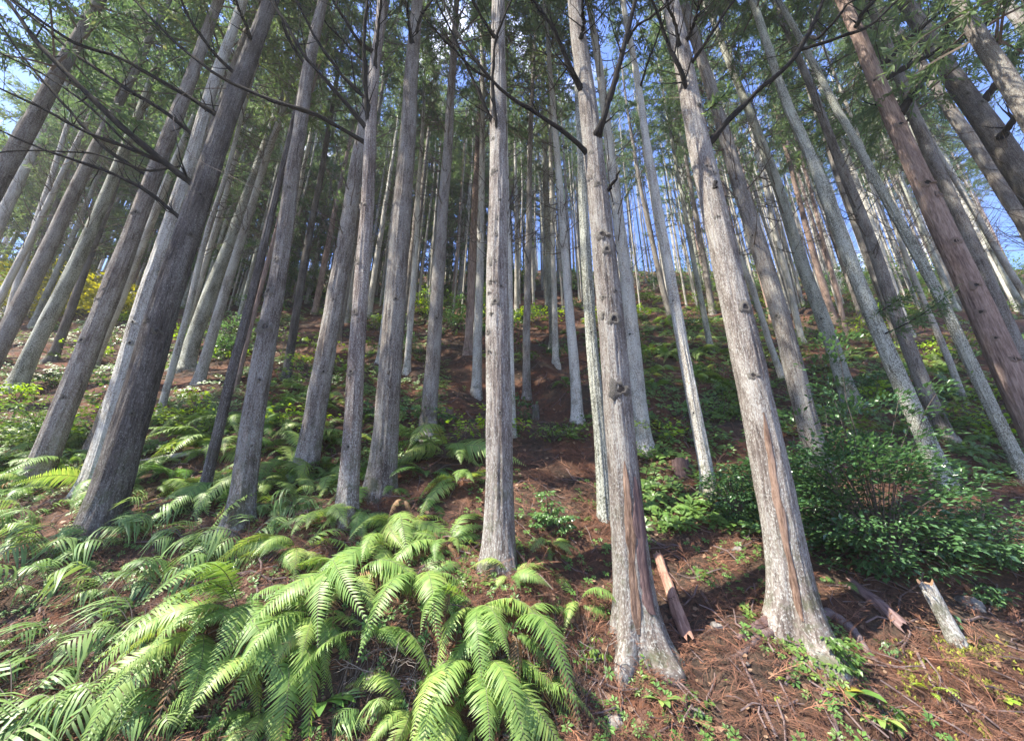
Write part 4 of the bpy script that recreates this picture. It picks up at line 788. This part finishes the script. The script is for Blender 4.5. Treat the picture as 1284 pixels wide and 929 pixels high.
def stump(px, py, r, h, lean, bm, label, name='tree_stump', seed=2):
    p = hit(px, py); z = np.linspace(-0.2, h, 26); path = np.stack([lean[0] * np.maximum(z, 0), lean[1] * np.maximum(z, 0), z], 1); n = 24; a = np.arange(n) / n * 6.2832
    rad = r * (1 + 0.25 * np.exp(-np.maximum(z, 0) / 0.08)); rr = rad[:, None] * (1 + 0.10 * fbm(np.cos(a)[None] * 1.5 + seed, np.sin(a)[None] * 1.5, z[:, None] * 3, 3))
    v, f = tube(path, rad, n, rad=rr); v = v.reshape(26, n, 3); v[-1, :, 2] += 0.5 * r * vnoise(np.cos(a) * 2 + seed, np.sin(a) * 2) ; top = v[-1].copy(); v = v.reshape(-1, 3)
    bk = np.stack([np.cos(a)[None] * r + 0 * z[:, None], np.sin(a)[None] * r + 0 * z[:, None], z[:, None] + 0 * a[None]], -1).reshape(-1, 3)
    root = thing(name, p, label, 'stump'); mb = MB(); mb.add(v, f, 0, bk); link('stump_side', mb.mesh('stump', bm, bark=True), root)
    c = top.mean(0); ins = c + (top - c) * 0.55 + np.array([0, 0, -0.03 * r / 0.06]); mb = MB(); mb.add(np.vstack([top, ins, c[None] - [0, 0, 0.02]]), [[i, (i + 1) % n, n + (i + 1) % n, n + i] for i in range(n)]); mb.add(np.vstack([ins, c[None] - [0, 0, 0.02]]), [[i, (i + 1) % n, n] for i in range(n)]); link('cut_top', mb.mesh('cut_top', M_PITH), root)
stump(1200, 805, 0.055, 0.44, (-0.16, 0.1), B_PALE, 'slim grey lichened stump post leaning on the lower right bank')
stump(560, 530, 0.13, 0.28, (0, 0), B_HEART, 'dark rotten stump above the bright mid-slope fern', seed=5)
stump(855, 595, 0.12, 0.24, (0, 0), B_HEART, 'rotten brown stump left of the slender leaning tan cedar', seed=6)
stump(672, 525, 0.07, 0.3, (0, 0), B_DARK, 'small broken snag on the brown slope right of the central trunk', seed=7)
stump(742, 362, 0.12, 1.0, (0, 0), B_RED, 'short orange-brown snag near the ridge', seed=8)
def stone(px, py, s, label, seed):
    g = np.random.default_rng(seed); p = hit(px, py); n = 16; m = 10; th = np.linspace(0.02, math.pi - 0.02, m)[:, None]; a = (np.arange(n) / n * 6.2832)[None]
    x, y, z = np.sin(th) * np.cos(a), np.sin(th) * np.sin(a), np.cos(th) + 0 * a; k = 1 + 0.35 * fbm(x * 1.3 + seed, y * 1.3, z * 1.3, 3)
    v = np.stack([x * k, y * k, z * k * 0.6], -1).reshape(-1, 3) * s; i = np.arange(m - 1)[:, None] * n; j = np.arange(n)[None]; kk = (j + 1) % n
    mb = MB(); mb.add(v, np.stack([i + j, i + n + j, i + n + kk, i + kk], -1).reshape(-1, 4)); o = link('stone', mb.mesh('stone', M_ROCK, smooth=False)); o.location = p + [0, 0, s * 0.1]; props(o, label, 'stone')
for a in [(925, 690, .055, 'grey stone in red litter left of the largest cedar'), (898, 785, .05, 'flat brown stone lower left of the largest cedar'), (935, 832, .03, 'small stone beneath the purplish root log'), (1215, 760, .11, 'mossy boulder right of the grey stump post'), (872, 893, .06, 'brown stone at the bottom right of the bare twigs'), (770, 905, .07, 'grey stone in the earth at the bottom centre'), (640, 925, .05, 'stone at the bottom edge under the pale fern')]:
    stone(*a, seed=int(a[0]))
# exposed roots of the largest cedar
def root_arm(key, pts, r0, r1):
    T = TREES[key]; P = np.array([hit(*q) for q in pts]); q = resample(P, 20); q[:, 2] = ground(q[:, 0], q[:, 1]) + np.linspace(0.015, -0.012, 20); q[0] = q[0] * .4 + (T.B + [0, 0, .12]) * .6; v, f = tube(q - T.B, np.linspace(r0, r1, 20) * (1 + .15 * rng.normal(size=20)), 10); mb = MB(); mb.add(v, f, 0, v); link('root', mb.mesh('root', B_ROOT, bark=True), T.root)
root_arm('i', [(985, 790), (955, 800), (930, 818), (915, 825)], 0.06, 0.015); root_arm('i', [(1025, 790), (1050, 810), (1075, 850), (1110, 880)], 0.07, 0.02); root_arm('i', [(1005, 800), (1000, 830), (985, 860)], 0.05, 0.015)
root_arm('i', [(1035, 770), (1065, 785), (1100, 830)], 0.05, 0.015); root_arm('e', [(815, 790), (830, 815), (838, 840)], 0.04, 0.012); root_arm('e', [(790, 790), (775, 815), (770, 850)], 0.035, 0.012)
# bare white twig bush
def twig_bush(px, py, label, seed, n=9, size=0.5):
    g = np.random.default_rng(seed); p = hit(px, py); r = thing('bare_twigs', p, label, 'twigs'); mb = MB()
    def rec(o, d, l, rad, dep):
        s = np.linspace(0, 1, 6)[:, None]; q = o + d * l * s + np.cumsum(g.normal(0, 0.008, (6, 3)), 0) * s; v, f = tube(q, np.linspace(rad, rad * .6, 6), 5); mb.add(v, f, 0, v)
        if dep:
            for _ in range(g.integers(2, 4)): rec(q[g.integers(3, 6)], nrm(d + g.normal(0, 0.55, 3)), l * g.uniform(.5, .85), rad * .6, dep - 1)
    for k in range(n): rec(np.zeros(3), nrm(np.array([g.normal(0, .8), -0.35 + g.normal(0, .3), g.uniform(-.1, .8)])), size * g.uniform(.4, .7), 0.0048, 2)
    link('twig', mb.mesh('twig', B_TWIG, bark=True), r)
twig_bush(760, 825, 'bare white branching twigs sprawling below the split red base trunk', 41, 4, 0.42); twig_bush(490, 850, 'dry brown twigs in the dark hollow under the ferns', 42, 6, 0.35); twig_bush(130, 800, 'dry bare twigs on the red earth at lower left', 43, 4, 0.35)

# ------------------------------------------------------------------ ground litter (uncountable)
def slope_points(n, y0, y1, pw, g, keep=None):
    y = y0 + (y1 - y0) * g.random(n) ** pw; x = g.uniform(-1.5, 1.5, n) * (y + 0.3)
    if keep is not None: k = keep(x, y); x, y = x[k], y[k]
    return np.stack([x, y, ground(x, y)], 1)
g = np.random.default_rng(51)
def spray(seed, ns=13):
    q = np.random.default_rng(seed); V = []; F = []
    def strand(o, d, l, w, bend, n=4):
        t = np.linspace(0, 1, n)[:, None]; sd = np.array([-d[1], d[0], 0.0]); c = o + d * l * t + sd * bend * l * t * t + np.array([0, 0, 1]) * l * (.22 * t - .3 * t * t) * q.uniform(.2, 1.4); k = len(V)
        for m_ in range(n): V.extend([c[m_] + sd * w * (1 - .75 * m_ / (n - 1)), c[m_] - sd * w * (1 - .75 * m_ / (n - 1))])
        for m_ in range(n - 1): F.append([k + 2*m_, k + 2*m_ + 1, k + 2*m_ + 3, k + 2*m_ + 2])
        return c
    c = strand(np.zeros(3), np.array([1., 0, 0]), 1.0, .011, q.normal(0, .25), 7)
    for m_ in range(ns):
        b = c[0] + (c[-1] - c[0]) * 0; u = q.uniform(.08, .98); b = np.array([np.interp(u, np.linspace(0, 1, 7), c[:, x]) for x in range(3)]); a = q.choice([-1, 1]) * q.uniform(.35, 1.0)
        strand(b, np.array([math.cos(a), math.sin(a), 0.]), q.uniform(.14, .42) * (1.1 - .5 * u), .0085, -np.sign(a) * q.uniform(.1, .55))
    return np.array(V), np.array(F)
SPRS = [spray(800 + i) for i in range(5)]
def litter(name, n, y0, y1, pw, tv, tf, smin, smax, m, lift, tilt, keep=None, smooth=False, grow=0.0):
    P = slope_points(n, y0, y1, pw, g, keep); K = len(P); az = g.uniform(0, 6.283, K); e = 0.06
    gx = (ground(P[:, 0] + e, P[:, 1]) - ground(P[:, 0] - e, P[:, 1])) / (2 * e); gy = (ground(P[:, 0], P[:, 1] + e) - ground(P[:, 0], P[:, 1] - e)) / (2 * e)
    nn = nrm(np.stack([-gx, -gy, np.ones(K)], 1) + g.normal(0, tilt, (K, 3))); d = np.stack([np.cos(az), np.sin(az), np.zeros(K)], 1); x = nrm(d - nn * (d * nn).sum(1)[:, None]); y = np.cross(nn, x)
    M = np.stack([x, y, nn], -1) * (g.uniform(smin, smax, K) * (1 + grow * (P[:, 1] - 3)))[:, None, None]
    mb = MB(); mb.many(tv, tf, M, P + nn * lift); return props(link(name, mb.mesh(name, m, smooth=smooth)), kind='stuff')
for S_ in SPRS: litter('needle_litter', 3200, 2.9, 15, 1.8, *S_, 0.13, 0.30, L_LITTER, 0.014, 0.42, grow=0.06)
for S_ in SPRS: litter('needle_litter', 4200, 2.9, 6.5, 1.2, *S_, 0.09, 0.22, L_LITTER, 0.02, 0.55, keep=lambda x, y: fbm(x * 1.3 + 70, y * 1.3, 0, 4) > 0.05)
L_SPRAY = leaf_mat('dead_cedar_spray', [(0.0, (0.035, 0.019, 0.013)), (0.5, (0.10, 0.045, 0.026)), (0.85, (0.21, 0.092, 0.05)), (1.0, (0.33, 0.19, 0.11))], 0.8, 0.1)
for S_ in SPRS: litter('fallen_cedar_sprays', 800, 2.9, 14, 1.5, *S_, 0.16, 0.36, L_SPRAY, 0.03, 0.35, grow=0.05)
CURL = np.array([[0, -.3, .1], [0, .3, .1], [.5, -.36, 0], [.5, .36, 0.0], [1, -.1, .12], [1, .1, .12]]); litter('fallen_leaves', 5000, 2.9, 16, 1.7, CURL, np.array([[0, 2, 3, 1], [2, 4, 5, 3]]), 0.02, 0.055, L_DEAD, 0.02, 0.4, grow=0.08)
tw = tube(np.stack([np.linspace(-.5, .5, 5), .04 * np.sin(np.arange(5) * 1.7), .03 * np.cos(np.arange(5) * 2.1)], 1), np.full(5, 0.014), 4); litter('fallen_twigs', 2600, 2.9, 18, 1.6, tw[0], tw[1], 0.12, 0.55, B_ROOT, 0.02, 0.12, grow=0.05)
# low green seedlings
sd_v = []; sd_f = []
for i in range(7):
    a = i * 0.9 + 0.3; c, s = math.cos(a), math.sin(a); q = LEAF @ np.array([[c, s, 0.12], [-s, c, 0], [0, 0, 1]]) * (0.5 + 0.08 * (i % 3)) + [0.1 * c, 0.1 * s, 0.25 + 0.08 * i]; sd_f += (LEAFF + len(sd_v)).tolist(); sd_v += q.tolist()
sd_v = np.array(sd_v); sd_f = np.array(sd_f)
patch = lambda thr: (lambda x, y: ((x < -0.17 * y) | (x > 0.30 * y) | (y > 26)) & (fbm(x * 0.55 + 40, y * 0.55, 0, 3) + 0.25 * vnoise(x * 3, y * 3) > thr))
litter('ground_cover', 24000, 5.0, 42, 1.3, sd_v, sd_f, 0.08, 0.20, L_BUSH, 0.0, 0.25, keep=patch(0.0), grow=0.035)
litter('ground_cover', 6000, 3.0, 8, 1.3, sd_v, sd_f, 0.03, 0.08, L_FERN3, 0.0, 0.25, keep=lambda x, y: (fbm(x * 0.8 + 10, y * 0.8, 0, 3) > 0.1) | (x < -2.0))
TB = np.array([[*T.B[:2], T.rad[T.bi]] for T in TREES.values() if T.y0 < 14])
def foot(x, y):
    d = np.sqrt((x[:, None] - TB[:, 0]) ** 2 + (y[:, None] - TB[:, 1]) ** 2) - TB[:, 2] * 1.15; return (d.min(1) < 0.22)
litter('needle_litter', 60000, 3.2, 12, 1.3, *SPRS[2], 0.08, 0.19, L_LITTER, 0.035, 0.6, keep=foot)
litter('ground_cover', 30000, 3.2, 14, 1.3, sd_v, sd_f, 0.03, 0.09, L_BUSH, 0.0, 0.3, keep=lambda x, y: foot(x, y) & (vnoise(x * 4, y * 4) > .1))
# yellow-green moss at the lower right
mp = np.array([hit(1205 + 75 * g.normal() * .55 + (yy - 850) * .35, yy) for yy in g.uniform(800, 930, 1600)]); mm = MB(); K = len(mp); keepm = fbm(mp[:, 0] * 5, mp[:, 1] * 5, 0, 3) > -0.15; mp = mp[keepm]; K = len(mp)
mm.many(np.array([[-.5, 0, 0], [.5, 0, 0], [0, .1, 1.0], [0, -.5, .5]]), np.array([[0, 1, 2], [0, 3, 1], [1, 3, 2]]), rotmats(g.normal(0, 1, (K, 3)) * [1, 1, .2], None, g.uniform(.015, .035, K)), mp + [0, 0, .004]); props(link('moss', mm.mesh('moss', L_MOSS, smooth=False)), kind='stuff')
# fine hanging roots under the overhanging ferns
rb = MB()
for i in range(150):
    p = hit(g.uniform(430, 760), g.uniform(770, 850)); s = np.linspace(0, 1, 7)[:, None]; L = g.uniform(.12, .42); d = np.array([g.normal(0, .25), -0.45, -0.8]); q = p + [0, 0, .03] + d * L * s + np.cumsum(g.normal(0, .012, (7, 3)), 0) * s; q[:, 2] = np.maximum(q[:, 2], ground(q[:, 0], q[:, 1]) + .01); v, f = tube(q, np.linspace(.004, .0015, 7), 4); rb.add(v, f, 0, v)
props(link('hanging_roots', rb.mesh('hanging_roots', B_FARTWIG, bark=True)), kind='stuff')
print('objects', len(bpy.data.objects), 'trees', len(TREES), len(pts))

# ------------------------------------------------------------------ added thin volume: lifts the shadows, stands in for lens veil
def added_veil(density):
    m = bpy.data.materials.new('added_veil'); m.use_nodes = True; t = m.node_tree; t.nodes.clear(); v = t.nodes.new('ShaderNodeVolumePrincipled'); v.inputs['Density'].default_value = density; v.inputs['Color'].default_value = (0.93, 0.95, 0.97, 1); v.inputs['Anisotropy'].default_value = 0.2
    o = t.nodes.new('ShaderNodeOutputMaterial'); t.links.new(v.outputs[0], o.inputs['Volume'])
    x0, x1, y0, y1, z0, z1 = -100, 100, -45, 95, -3, 62; V = [(x, y, z) for x in (x0, x1) for y in (y0, y1) for z in (z0, z1)]
    me = bpy.data.meshes.new('added_veil'); me.from_pydata(V, [], [(0, 1, 3, 2), (4, 6, 7, 5), (0, 4, 5, 1), (2, 3, 7, 6), (0, 2, 6, 4), (1, 5, 7, 3)]); me.materials.append(m); props(link('added_veil', me), kind='stuff')
added_veil(0.0013)
